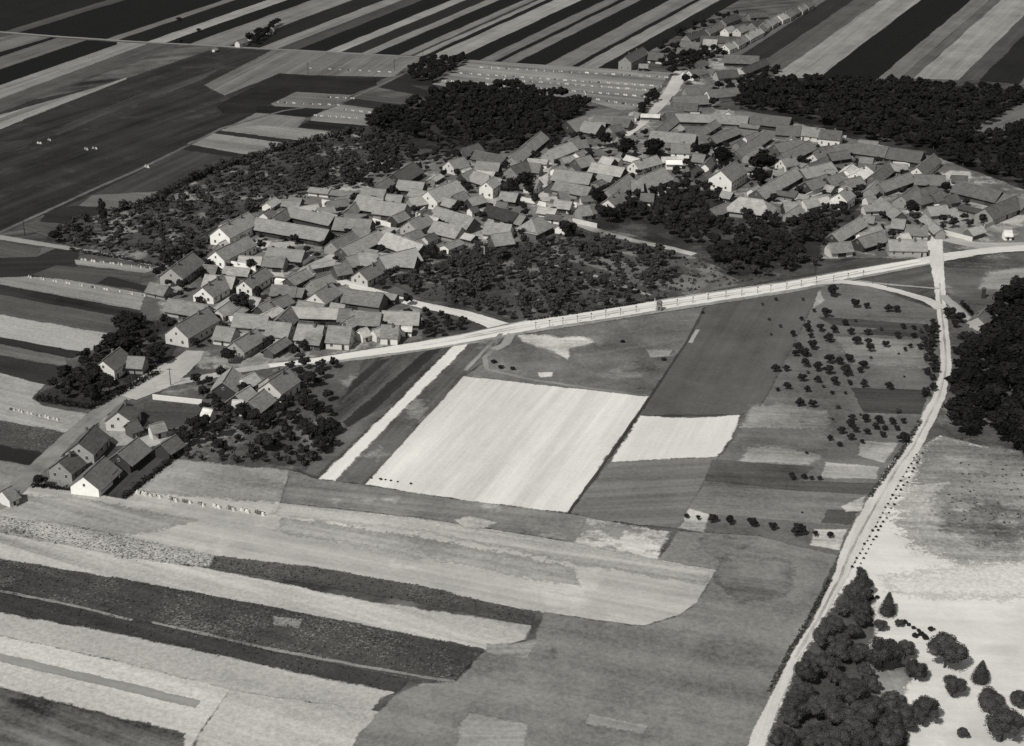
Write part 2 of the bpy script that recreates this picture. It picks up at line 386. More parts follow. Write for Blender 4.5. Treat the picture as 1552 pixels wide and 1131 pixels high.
field('grey_crop', 100, Z5((20, 942), (380, 1015), (400, 1075), (20, 1005)), d=DL)
field('dark_crop', 46, [(6, 540), (108, 558), (100, 580), (60, 585), (6, 567)], d=DL, fine=.35)
field('stubble_field', 146, Z6((15, 25), (265, 90), (190, 165), (250, 215), (520, 262), (410, 382), (15, 302)), d=DL, streak=.1)
field('speckled_crop', 66, Z6((15, 305), (410, 380), (280, 490), (15, 445)), d=DL, fine=.45, speck=.3, stone=100)
field('dark_crop', 33, Z6((15, 447), (250, 492), (190, 560), (15, 535)), d=DL)
field('stubble_field', 126, Z6((15, 538), (180, 568), (170, 640), (15, 720)), d=DL)
# --- foreground
FD = ((6, 860), (610, 1045))
field('wide_stubble_field', 168, [(6, 745), (50, 736), (190, 757), (268, 695), (330, 700), (440, 712), (425, 762), (650, 787), (870, 822), (1086, 864), (1058, 913), (1030, 932), (975, 949), (900, 940), (812, 926), (660, 900), (325, 845), (6, 790)],
      d=((200, 770), (1000, 920)), streak=.10, blot=.09, fine=.12, patch=.3, ptone=182, sw=3)
field('grey_stubble_band', 145, [(6, 790), (6, 752), (100, 752), (300, 790), (200, 810)], d=FD, streak=.12, blot=.15)
field('grey_stubble_band', 142, [(268, 695), (440, 712), (425, 762), (210, 745)], d=FD, streak=.08, blot=.22, fine=.25)
field('grey_stubble_band', 154, [(425, 762), (640, 788), (870, 822), (1084, 866), (1070, 888), (850, 848), (640, 805), (415, 780)], streak=.14, blot=.1)
field('grey_stubble_band', 150, [(430, 784), (650, 818), (860, 860), (880, 890), (650, 846), (422, 804)], streak=.1, blot=.2)
field('speckled_crop', 158, [(6, 784), (100, 795), (325, 842), (330, 860), (200, 850), (6, 810)], d=FD, fine=.35, speck=.5, stone=100)
field('pale_stubble_strip', 164, [(6, 808), (200, 846), (318, 862), (560, 912), (806, 948), (796, 970), (735, 986), (400, 918), (6, 850)], d=FD, streak=.13, blot=.08, sw=2.5)
field('dark_beet_strip', 74, [(325, 842), (480, 860), (640, 888), (810, 930), (806, 948), (740, 936), (660, 918), (500, 890), (318, 862)], fine=.4, blot=.2, speck=.25, stone=100)
field('dark_beet_strip', 64, [(6, 848), (200, 880), (400, 918), (735, 984), (690, 1032), (640, 1036), (400, 985), (200, 938), (6, 895)], fine=.4, blot=.25, speck=.30, stone=104, d=FD)
field('dark_beet_strip', 57, [(6, 897), (200, 938), (400, 985), (620, 1030), (600, 1052), (400, 1012), (200, 968), (6, 928)], fine=.3, blot=.2, speck=.12, stone=80, d=FD)
field('bare_patch', 138, [(415, 934), (458, 938), (452, 952), (414, 947)], fine=.4, speck=.3, stone=90)
lane('field_margin', 128, [(-60, 885), (6, 897), (110, 918), (200, 940)], .9, fine=.4, blot=.4)
lane('field_margin', 118, [(230, 943), (400, 982), (560, 1012), (690, 1034)], .9, fine=.4, blot=.4)
field('pale_stubble_strip', 166, [(6, 930), (150, 955), (300, 987), (450, 1020), (600, 1050), (578, 1058), (560, 1080), (345, 1046), (170, 1000), (6, 965)], d=FD, streak=.05, blot=.07)
field('bright_stubble_field', 186, [(6, 965), (170, 1000), (350, 1045), (302, 1112), (270, 1170), (240, 1105), (6, 1044)], d=FD, streak=.05, blot=.05)
lane('worn_strip', 138, [(-80, 985), (6, 998), (120, 1025), (300, 1068)], 2.6)
field('bright_stubble_field', 176, [(350, 1045), (580, 1080), (545, 1115), (500, 1200), (270, 1200), (302, 1112)], d=FD, streak=.06, blot=.08)
field('dark_mottled_crop', 98, [(6, 1044), (150, 1080), (280, 1112), (250, 1260), (6, 1260)], fine=.35, blot=.35, streak=.2, d=FD)
field('lower_meadow', 117, [(826, 928), (905, 941), (975, 949), (1032, 932), (1058, 913), (1086, 864), (998, 848), (1028, 805), (1150, 812), (1272, 838), (1225, 935), (1180, 1030), (1140, 1150), (1120, 1260), (480, 1260), (545, 1112), (600, 1052), (640, 1036), (692, 1033), (735, 986), (812, 968)],
      d=((600, 950), (1150, 1060)), fine=.3, blot=.2, streak=.10, patch=.12, ptone=88, sw=5)
field('darker_meadow_patch', 106, [(1100, 840), (1200, 852), (1190, 900), (1120, 912), (1085, 880)], fine=.3, blot=.4, jagamp=1.5)
field('pale_patch', 148, [(740, 976), (812, 975), (800, 999), (735, 990)])
field('pale_patch', 142, [(712, 1080), (800, 1098), (792, 1160), (690, 1160), (696, 1100)])
field('pale_patch', 136, [(893, 1081), (985, 1100), (975, 1112), (888, 1096)], blot=.25)
# --- middle
field('grey_grass_strip', 118, [(440, 712), (483, 727), (553, 735), (700, 758), (860, 778), (905, 786), (895, 806), (870, 822), (650, 787), (425, 762)], blot=.25, fine=.25, patch=.2, ptone=165, psc=.03)
field('mottled_bare_ground', 172, [(890, 786), (1016, 806), (996, 848), (870, 822)], blot=.3, patch=.45, ptone=118, psc=.07)
field('bare_patch', 172, [(688, 788), (712, 782), (752, 792), (735, 802), (705, 800)], blot=.3, jagamp=1.2)
field('south_meadow', 112, [(925, 700), (1090, 692), (1062, 740), (1030, 802), (905, 787), (862, 777)], fine=.2, d=((927, 700), (1088, 692)))
field('big_stubble_field', 201, [(703, 569), (835, 584), (985, 600), (860, 777), (700, 758), (553, 734)], d=((985, 600), (860, 777)), streak=.085, blot=.045, fine=.07, jagamp=.2, sw=4)
field('west_crop', 84, [(560, 545), (690, 522), (600, 610), (483, 727), (460, 716), (500, 640), (480, 600)], d=((640, 540), (480, 690)), streak=.3, blot=.15, sw=5)
field('dark_crop', 50, [(572, 548), (592, 543), (512, 610), (478, 622)], d=((640, 540), (480, 690)))
field('dark_crop', 46, [(645, 533), (668, 529), (560, 628), (530, 652), (520, 640)], d=((640, 540), (480, 690)))
field('grey_crop', 96, [(520, 652), (560, 628), (600, 610), (540, 665), (480, 722), (460, 716)], d=((640, 540), (480, 690)), blot=.3)
field('grass_strip', 88, [(712, 520), (764, 510), (735, 548), (703, 569), (553, 734), (506, 728), (600, 632)], d=((712, 520), (508, 727)), streak=.15, blot=.25, patch=.15, ptone=130)
field('bright_strip_field', 212, [(690, 522), (713, 519), (600, 632), (508, 728), (483, 726), (590, 622)], streak=.04, blot=.04, fine=.06)
field('roadside_meadow', 100, [(764, 512), (900, 490), (1072, 464), (1040, 520), (990, 592), (984, 601), (835, 585), (703, 570), (735, 548)], fine=.3, blot=.3, streak=.05, patch=.22, ptone=120, psc=.06)
field('bare_patch', 178, [(782, 507), (830, 508), (850, 512), (885, 510), (902, 519), (880, 525), (862, 530), (860, 545), (830, 530), (795, 520)], blot=.25, jagamp=.7)
field('bare_patch', 150, [(980, 530), (1020, 530), (1015, 540), (985, 542)], blot=.3, jagamp=.8)
field('bare_patch', 196, [(815, 565), (838, 564), (836, 571), (818, 572)], jagamp=.3)
field('pasture', 86, [(1072, 464), (1245, 434), (1200, 530), (1150, 622), (1118, 629), (968, 629), (992, 592), (1040, 520)], d=((1245, 434), (1150, 625)), blot=.16, fine=.15, streak=.06, patch=.1, ptone=96, psc=.02)
field('bright_hay_field', 206, [(970, 630), (1050, 634), (1122, 629), (1108, 665), (1086, 692), (1000, 696), (926, 700)], streak=.04, blot=.04, fine=.06)
lane('field_margin', 62, [(1068, 466), (1040, 520), (990, 596), (862, 778)], .8, blot=.3)
lane('field_margin', 150, [(1058, 500), (1046, 520)], 1.5)
# --- orchard side
field('orchard_grass', 98, [(1245, 434), (1300, 428), (1420, 470), (1430, 560), (1412, 620), (1372, 690), (1322, 765), (1270, 842), (1150, 812), (1028, 803), (1062, 740), (1090, 692), (1112, 665), (1150, 622), (1200, 530)], fine=.25, blot=.25, streak=.08, patch=.2, ptone=112, d=((1150, 620), (1400, 630)))
DO = ((1150, 620), (1400, 630))
field('worn_grass', 126, [(1140, 615), (1180, 610), (1255, 622), (1262, 650), (1120, 648)], d=DO, blot=.3, fine=.3)
field('worn_grass', 118, [(1262, 508), (1400, 515), (1408, 560), (1290, 552)], d=DO, blot=.3)
field('dark_garden_plot', 62, [(1290, 588), (1408, 592), (1395, 628), (1310, 625)], d=DO, streak=.2)
field('dark_garden_plot', 64, [(1330, 498), (1260, 492), (1240, 480), (1405, 492), (1408, 512), (1300, 506)], d=DO, streak=.2)
field('worn_grass', 140, [(1130, 678), (1172, 676), (1246, 690), (1228, 706), (1120, 700)], d=DO, blot=.15)
field('dark_garden_plot', 82, [(1080, 697), (1235, 708), (1190, 742), (1068, 728)], d=DO, blot=.25)
field('garden_plot', 146, [(1252, 700), (1334, 708), (1328, 726), (1243, 724)], d=DO)
field('garden_plot', 110, [(1065, 735), (1190, 742), (1330, 750), (1300, 800), (1040, 775)], d=DO, blot=.2, fine=.3)
field('dark_garden_plot', 80, [(1195, 728), (1330, 733), (1318, 750), (1190, 742)], d=DO)
field('dark_garden_plot', 76, [(1255, 772), (1300, 775), (1290, 795), (1245, 792)], d=DO, jagamp=1)
field('garden_plot', 168, [(1275, 768), (1312, 752), (1306, 775), (1282, 776)], d=DO)
field('garden_plot', 168, [(1028, 800), (1045, 771), (1076, 780), (1066, 807)], d=DO, blot=.2)
field('garden_plot', 180, [(1228, 826), (1236, 802), (1284, 802), (1272, 834)], d=DO, blot=.2)
field('garden_plot', 150, [(1305, 668), (1362, 672), (1340, 702), (1300, 690)], d=DO, blot=.3)
field('garden_plot', 150, [(1250, 455), (1242, 436), (1232, 468)], jagamp=.3)
# --- right side ground
field('rough_grass', 84, [(1420, 395), (1560, 380), (1760, 372), (1760, 720), (1440, 660), (1420, 640), (1436, 560), (1430, 470)], fine=.3, blot=.35, patch=.2, ptone=120, d=DO)
field('pale_yard', 136, [(1500, 412), (1560, 405), (1700, 405), (1700, 430), (1560, 440), (1480, 438)], jagamp=1.2)
field('sand_ground', 206, [(1392, 680), (1425, 660), (1490, 676), (1780, 720), (1780, 1300), (1120, 1300), (1160, 1112), (1230, 950), (1290, 860), (1345, 755)], streak=.03, blot=.05, fine=.05, d=DO, patch=.3, ptone=190, psc=.014)
field('thin_grass', 164, [(1385, 700), (1450, 690), (1780, 700), (1780, 890), (1560, 865), (1460, 850), (1400, 830), (1362, 790), (1380, 740)], fine=.3, blot=.25, soft=16, d=DO)
field('thin_grass', 128, [(1400, 676), (1430, 662), (1490, 676), (1780, 716), (1780, 850), (1552, 818), (1480, 822), (1430, 800), (1415, 770), (1440, 730), (1390, 735)], fine=.35, blot=.3, patch=.3, ptone=150, jagamp=2.0, d=DO)
field('rough_grass', 112, [(1430, 770), (1470, 755), (1560, 780), (1700, 790), (1700, 830), (1552, 812), (1500, 812), (1440, 795)], fine=.45, blot=.35, patch=.35, ptone=140, psc=.12, jagamp=2.0, d=DO)
field('grey_sand', 196, [(1340, 872), (1420, 862), (1700, 835), (1700, 905), (1420, 905), (1350, 895)], streak=.03, blot=.06, jagamp=1.5, d=DO)
field('grassy_clearing', 128, [(1290, 960), (1330, 985), (1385, 1015), (1360, 1060), (1370, 1100), (1330, 1060), (1300, 1000)], blot=.3, fine=.25, jagamp=1.5)
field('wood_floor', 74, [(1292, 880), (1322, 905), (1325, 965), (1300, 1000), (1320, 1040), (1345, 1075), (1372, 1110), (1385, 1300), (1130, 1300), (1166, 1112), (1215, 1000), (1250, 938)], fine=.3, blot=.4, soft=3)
# --- village and garden grounds
field('village_ground', 100, [(235, 395), (310, 345), (385, 318), (420, 305), (520, 270), (600, 250), (690, 235), (760, 215), (860, 180), (960, 165), (1000, 140), (1060, 90), (1130, 85), (1125, 130), (1080, 165), (1180, 175), (1290, 205), (1420, 235), (1560, 290), (1560, 372), (1470, 378), (1400, 392), (1240, 392), (1310, 320), (1240, 315), (1160, 335), (1080, 320), (1000, 300), (900, 330), (870, 360), (800, 365), (700, 390), (590, 420), (520, 425), (640, 465), (640, 515), (560, 530), (410, 552), (330, 600), (290, 545), (265, 515), (240, 470)], fine=.25, blot=.35, patch=.35, ptone=150, streak=.02, psc=.05, jagamp=1.0)
gk = dict(fine=.35, blot=.4, patch=.3, streak=.06, jagamp=1.0)
field('garden_ground', 66, [(70, 360), (110, 335), (250, 300), (330, 255), (440, 222), (545, 200), (620, 205), (640, 235), (560, 262), (520, 275), (420, 308), (385, 320), (318, 352), (310, 392), (235, 400), (120, 380)], ptone=128, **gk)
field('garden_ground', 70, [(585, 425), (700, 388), (800, 362), (880, 340), (960, 355), (1060, 390), (1130, 412), (1240, 392), (1235, 415), (1140, 432), (1000, 456), (900, 474), (785, 490), (700, 462), (640, 452)], ptone=110, **gk)
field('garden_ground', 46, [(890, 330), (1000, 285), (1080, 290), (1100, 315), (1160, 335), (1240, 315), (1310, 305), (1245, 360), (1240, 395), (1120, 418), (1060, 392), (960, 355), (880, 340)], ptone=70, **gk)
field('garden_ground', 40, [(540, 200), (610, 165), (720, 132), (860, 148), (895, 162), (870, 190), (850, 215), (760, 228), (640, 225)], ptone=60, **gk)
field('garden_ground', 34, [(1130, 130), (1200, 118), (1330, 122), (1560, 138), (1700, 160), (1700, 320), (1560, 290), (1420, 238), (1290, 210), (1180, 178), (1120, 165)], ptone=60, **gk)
field('pale_field', 92, Z4((1250, 750), (1552, 605), (1900, 480), (1900, 560), (1540, 715), (1340, 820)))
field('garden_ground', 50, [(200, 488), (265, 482), (270, 525), (200, 598), (140, 622), (50, 605), (95, 578), (140, 535)], ptone=90, **gk)
field('garden_ground', 78, [(205, 615), (300, 560), (420, 555), (560, 533), (500, 640), (462, 715), (268, 695), (240, 655)], ptone=112, **gk)
field('dark_lawn', 76, Z6((850, 200), (1190, 212), (1180, 320), (1000, 340), (860, 300)), streak=.1)
field('farmyard', 148, Z6((560, 290), (680, 260), (760, 380), (1040, 360), (940, 440), (850, 470), (800, 440), (690, 450), (620, 400)), blot=.25, jagamp=.8)
field('farmyard', 128, Z6((180, 600), (300, 500), (480, 540), (500, 640), (400, 700), (240, 670)), blot=.25)
field('dark_garden_plot', 58, Z6((610, 735), (900, 450), (1040, 500), (740, 762)), blot=.3, fine=.3)
field('garden_plot', 104, [(860, 395), (900, 405), (960, 425), (1060, 445), (1120, 432), (1000, 410), (900, 385)], blot=.3)
field('garden_plot', 104, [(1050, 425), (1085, 410), (1120, 425), (1100, 436), (1050, 445)], blot=.15, d=((1040, 440), (1080, 415)))
field('lawn', 132, [(1405, 318), (1460, 314), (1488, 330), (1482, 355), (1440, 358), (1400, 335)], blot=.15)
# --- roads and lanes
ROAD0 = len(SURF)
field('churchyard_ground', 165, [(733, 280), (748, 276), (762, 300), (752, 316), (730, 312)], blot=.2)
lane('village_street', 168, [(820, 235), (832, 245), (824, 262), (822, 290), (826, 305)], 4.5, blot=.2)
lane('village_street', 160, [(760, 300), (800, 303), (840, 300), (880, 312)], 5, blot=.3)
lane('village_street', 166, [(445, 432), (470, 408), (512, 388), (545, 372), (600, 345), (640, 330)], [6, 8, 8, 6, 5, 4], blot=.25)
lane('village_street', 165, [(1200, 306), (1245, 290), (1262, 280)], 4, blot=.2)
lane('village_street', 172, [(948, 206), (972, 188), (995, 165), (1018, 138), (1028, 118), (1028, 108)], [4, 5, 6, 8, 8, 5], blot=.15)
field('farmyard', 168, [(1440, 258), (1470, 260), (1475, 270), (1448, 274), (1425, 266)], blot=.2)
field('farmyard', 168, [(385, 364), (412, 366), (402, 382), (392, 380)], blot=.15)
field('farmyard', 172, [(400, 405), (432, 408), (430, 420), (412, 418)], blot=.15)
field('farmyard', 150, [(320, 470), (348, 448), (350, 462), (330, 480)], blot=.2)
lane('top_road', 118, [(-500, 6), (-200, 32), (6, 49), (80, 55), (200, 63), (330, 70), (420, 75), (500, 79), (620, 86), (800, 98), (950, 107), (1028, 112)], 4.2)
lane('left_path', 140, [(-200, 328), (6, 361), (50, 368), (100, 376), (150, 384), (250, 405)], [5, 5, 4.5, 4, 3, 2.5])
lane('diagonal_path', 92, [(-200, 440), (6, 350), (60, 325), (140, 288), (215, 255), (280, 223), (335, 195), (430, 168), (520, 155), (580, 128), (650, 93)], 2.2, blot=.3)
lane('left_lane', 130, [(-60, 790), (4, 762), (45, 720), (78, 690), (120, 652), (160, 618), (205, 592)], [6, 6, 6, 6, 6, 6, 7], blot=.3)
lane('left_lane', 166, [(190, 602), (230, 582), (260, 562), (285, 545), (296, 532)], [9, 13, 12, 9, 6], blot=.12)
lane('village_street', 168, [(235, 585), (262, 580), (300, 574), (360, 562), (420, 553)], [7, 5, 4, 4, 4], blot=.2)
lane('branch_road', 208, [(497, 418), (530, 432), (560, 440), (600, 453), (650, 465), (700, 475), (735, 486), (772, 500)], [4.5, 5.2, 5.2, 5.2, 5.4, 6, 7, 9])
lane('road_verge', 140, [(470, 549), (560, 537), (640, 525), (700, 515), (770, 501), (830, 490), (900, 480), (1000, 464), (1100, 449), (1200, 434), (1300, 415), (1400, 397)], [6, 8, 8.5, 9.5, 11, 12, 12, 12, 12, 11, 10, 8], blot=.35, fine=.3)
lane('main_road', 212, [(408, 555), (470, 548), (560, 535), (640, 524), (700, 514), (770, 500), (830, 489), (900, 479), (1000, 463), (1100, 448), (1200, 433), (1300, 414), (1400, 396), (1470, 386)], [3, 4.2, 5.5, 6.5, 7, 8, 8.2, 8.2, 8.2, 8.0, 7.6, 7, 6, 4.5], streak=.04, blot=.03, fine=.03)
lane('wheel_track', 182, [(640, 524), (700, 514), (770, 501), (830, 490), (900, 480), (1000, 464), (1100, 449), (1200, 434), (1300, 415), (1400, 397)], .9, blot=.3, fine=.2)
lane('wheel_track', 188, [(700, 511.5), (830, 486.5), (900, 477), (1000, 461), (1100, 446), (1200, 431), (1300, 412)], .6, blot=.3, fine=.2)
lane('north_road', 160, [(1408, 345), (1412, 356), (1450, 366), (1490, 373), (1560, 374), (1760, 372)], [5, 8, 7, 9, 11, 11])
lane('main_road', 200, [(1400, 397), (1440, 388), (1475, 383), (1510, 379), (1560, 376), (1740, 373)], [8, 7, 6.5, 6.5, 7, 7], blot=.08)
lane('right_lane', 192, [(1408, 340), (1416, 365), (1419, 390), (1424, 430), (1427, 470), (1432, 520), (1434, 560), (1424, 600), (1404, 640), (1383, 680), (1359, 711), (1333, 757), (1308, 800), (1286, 842), (1276, 870), (1240, 940), (1205, 997), (1180, 1050), (1152, 1112), (1120, 1200)],
     [6, 6.5, 5.5, 4, 3.5, 3.5, 3.5, 3.6, 4.2, 4.3, 5.3, 5.5, 5.2, 4.4, 3.2, 2.0, 1.9, 2.3, 3.2, 4], blot=.08)
lane('wheel_track', 160, [(1424, 430), (1427, 470), (1432, 520), (1434, 560), (1424, 600), (1404, 640), (1383, 680), (1359, 711), (1333, 757), (1308, 800), (1286, 842), (1276, 870), (1240, 940), (1205, 997)], .6, blot=.35, fine=.2)
lane('road_link', 186, [(1235, 430), (1275, 427), (1320, 432), (1365, 443), (1405, 455), (1428, 468)], [3, 4.5, 4.5, 4, 4.5, 6], blot=.1)
lane('footpath', 140, [(1300, 426), (1350, 432), (1424, 438)], 1.6, blot=.2)
lane('footpath', 150, [(1430, 448), (1450, 468), (1470, 488), (1500, 511)], [3, 4, 4, 4], blot=.15)
lane('footpath', 150, [(776, 506), (766, 522), (748, 530)], 3, blot=.1)
lane('footpath', 118, [(748, 530), (735, 542), (738, 560), (800, 575), (900, 590), (980, 600)], 1.8, blot=.3)
lane('footpath', 132, [(760, 506), (735, 530), (705, 562)], 1.4, blot=.3)
lane('garden_path', 140, [(826, 398), (900, 418), (985, 448)], 2.0, blot=.3)
lane('garden_path', 150, [(868, 336), (905, 350), (960, 365), (1010, 375), (1052, 386)], [5, 5, 4, 4, 4], blot=.4)

# ------------------------------------------------------------------ buildings
FOOT = []        # footprints: centre, half length, half width, angle
WIN_ME = None
def window_mesh():
    bm = bmesh.new(); box(bm, -.5, .5, 0, .06, 0, 1.25, 0); box(bm, -.4, -.04, .06, .075, .1, 1.15, 1); box(bm, .04, .4, .06, .075, .1, 1.15, 1)
    return bm_mesh('window', bm, [FRAME, GLASS])
def door_mesh():
    bm = bmesh.new(); box(bm, -.55, .55, 0, .08, 0, 2.1, 0); box(bm, -.42, .42, .08, .1, .1, 1.95, 1)
    return bm_mesh('door', bm, [FRAME, WOOD])
def gate_mesh():
    bm = bmesh.new(); box(bm, -1.7, -.03, 0, .1, 0, 2.9, 0); box(bm, .03, 1.7, 0, .1, 0, 2.9, 0); box(bm, -1.6, 1.6, .1, .14, 2.0, 2.2, 0)
    return bm_mesh('gate', bm, [WOOD])
def chimney_mesh():
    bm = bmesh.new(); box(bm, -.38, .38, -.3, .3, -1.2, 1.1, 0); box(bm, -.46, .46, -.38, .38, 1.1, 1.25, 0); box(bm, -.2, .2, -.15, .15, 1.25, 1.5, 1)
    return bm_mesh('chimney', bm, [BRICK, WOOD])
WIN_ME, DOOR_ME, GATE_ME, CHIM_ME = window_mesh(), door_mesh(), gate_mesh(), chimney_mesh()
BLD = []
def pix_of(x, y, z):
    dz = z - H; yc = y * ST + dz * CT; zc = y * CT - dz * ST   # yc = up in camera, zc = depth
    return CX + FPX * x / zc, CY - FPX * yc / zc, FPX / zc
def hit_building(x, y, m=0.0):
    for cx, cy, hl, hw, a in FOOT:
        dx, dy = x - cx, y - cy
        if abs(dx) > 30 or abs(dy) > 30: continue
        u = dx * math.cos(a) + dy * math.sin(a); v = -dx * math.sin(a) + dy * math.cos(a)
        if abs(u) < hl + m and abs(v) < hw + m: return True
    return False
def building(x1, y1, x2, y2, w=8.5, hw=2.9, rt=118, wt=None, kind='house', pitch=38, label=None, place='', hip=False):
    tp = math.tan(math.radians(pitch)); hw += random.uniform(-.12, .12)
    w *= .93 if kind == 'house' else .83
    rt = rt + (random.uniform(-10, 12) if not label else 0)
    if kind != 'house': hw = min(hw, 3.2)
    hr = hw + w / 2 * tp
    A, B = P(x1, y1, hr), P(x2, y2, hr)
    L = math.hypot(B[0] - A[0], B[1] - A[1])
    L = max(L, 5.0 if kind != 'shed' else 3.0)
    ang = math.atan2(B[1] - A[1], B[0] - A[0]); cx, cy = (A[0] + B[0]) / 2, (A[1] + B[1]) / 2
    if wt is None: wt = 205 if kind == 'house' else random.choice((60, 80, 100, 140))  # barn and shed walls: own dark tone with deep-eave shade put into it
    gz = 0.0
    nm = {'house': 'village_house', 'barn': 'barn', 'shed': 'shed'}[kind]
    root = empty(nm, (cx, cy, gz), ang)
    hl, hwid = L / 2, w / 2
    # walls: a gabled prism
    bm = bmesh.new(); i_ = .05
    sec = [(-hwid, -.2), (hwid, -.2), (hwid, hw), (0, hr - .12 if not hip else hw), (-hwid, hw)]
    if hip: sec = [(-hwid, -.2), (hwid, -.2), (hwid, hw), (-hwid, hw)]
    a = [bm.verts.new((-hl, y, z)) for y, z in sec]; b = [bm.verts.new((hl, y, z)) for y, z in sec]
    bm.faces.new(a); bm.faces.new(b[::-1]); k = len(sec)
    for i in range(k): bm.faces.new((a[i], a[(i + 1) % k], b[(i + 1) % k], b[i]))
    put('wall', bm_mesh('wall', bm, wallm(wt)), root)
    # roof: two thick sloping slabs with overhang
    bm = bmesh.new(); ov = .5 if kind == 'house' else .95; oe = .3; t = .2
    def slab(pts):
        lo = [bm.verts.new(p) for p in pts]; hi = [bm.verts.new((p[0], p[1], p[2] + t)) for p in pts]
        bm.faces.new(lo[::-1]); bm.faces.new(hi); m_ = len(pts)
        for i in range(m_): bm.faces.new((lo[i], lo[(i + 1) % m_], hi[(i + 1) % m_], hi[i]))
    ey = hwid + ov; ez = hw - ov * tp; xl = hl + oe
    sag = lambda: random.uniform(-.1, .08)
    hx = xl - (hwid * .95 if hip else 0)
    if hx < 0: hx = .3
    nseg = max(1, int(L / 6))
    for s in (-1, 1):
        rid = [(-hx + 2 * hx * i / nseg, 0.0, hr + (sag() if 0 < i < nseg else 0)) for i in range(nseg + 1)]
        eav = [(-xl + 2 * xl * i / nseg, s * ey, ez) for i in range(nseg + 1)]
        for i in range(nseg):
            q = [eav[i], eav[i + 1], rid[i + 1], rid[i]]
            slab(q if s < 0 else q[::-1])
    if hip:
        for s in (-1, 1):
            q = [(s * xl, -ey, ez), (s * xl, ey, ez), (s * hx, 0, hr)]
            slab(q if s > 0 else q[::-1])
    roof = put('roof', bm_mesh('roof', bm, roofm(rt)), root)
    # ridge capping
    bm = bmesh.new(); box(bm, -hx + .05, hx - .05, -.16, .16, hr + t * .6, hr + t + .14)
    put('ridge_cap', bm_mesh('ridge_cap', bm, roofm(min(160, rt + 10))), roof)
    if kind == 'house':
        for cxo in ([hl * .35] if L < 14 else [-hl * .45, hl * .4]):
            put('chimney', CHIM_ME, roof, (cxo, random.choice((-.6, .6)), hr), 0, (1, 1, .8))
    # openings: right wall faces -y, gables face -x/+x (local)
    n = max(1, int(L / 3.0))
    def opening(nm_, me, loc, rz, sc=(1, 1, 1)): put(nm_, me, root, loc, rz, sc)
    if kind == 'house':
        dn = random.randrange(n)
        for s in (-1, 1):
            for i in range(n):
                x = -hl + L * (i + .5) / n; rz = math.pi if s < 0 else 0
                if i == dn: opening('door', DOOR_ME, (x, s * hwid, .05), rz)
                else: opening('window', WIN_ME, (x, s * hwid, 1.1 if hw < 4.5 else 1.2), rz)
                if hw > 4.8: opening('window', WIN_ME, (x, s * hwid, 3.4), rz)
        if not hip:
            for s in (-1, 1):
                rz = math.pi / 2 if s < 0 else -math.pi / 2
                for yy in ((-w * .25, w * .25) if w > 6 else (0,)):
                    opening('window', WIN_ME, (s * hl, yy, 1.1), rz)
                opening('window', WIN_ME, (s * hl, 0, hw + .3), rz, (.8, 1, .8))
    elif kind == 'barn':
        opening('gate', GATE_ME, (random.uniform(-.3, .3) * L, -hwid, .05), math.pi)
        if L > 16: opening('gate', GATE_ME, (random.uniform(.3, .4) * L, -hwid, .05), math.pi)
        opening('window', WIN_ME, (-hl, 0, hw + .2), math.pi / 2, (.7, 1, .7))
    else:
        opening('door', DOOR_ME, (0, -hwid, .05), math.pi, (.9, 1, .9))
    FOOT.append((cx, cy, hl + .6, hwid + .8, ang))
    BLD.append((root, kind, rt, L, x1 + x2, y1 + y2, place, label))
    return root
OFF = {'A': (220, 320, 5.14), 'B': (400, 380, 5.14), 'C': (400, 180, 5.14), 'D': (680, 140, 5.14), 'E': (960, 140, 5.14), 'F': (1240, 180, 5.14),
       'G': (900, 0, 4.434), 'J': (0, 560, 3.88), 'K': (0, 280, 3.88), 'I': (230, 480, 4.713)}
def R(key, place, rows):
    ox, oy, s = OFF[key]
    for r in rows:
        x1, y1, x2, y2 = r[:4]; kw = dict(r[5]) if len(r) > 5 else {}
        kind = {'h': 'house', 'b': 'barn', 's': 'shed'}[r[4][0]]
        building(ox + x1 / s, oy + y1 / s, ox + x2 / s, oy + y2 / s, kind=kind, place=place, **kw)
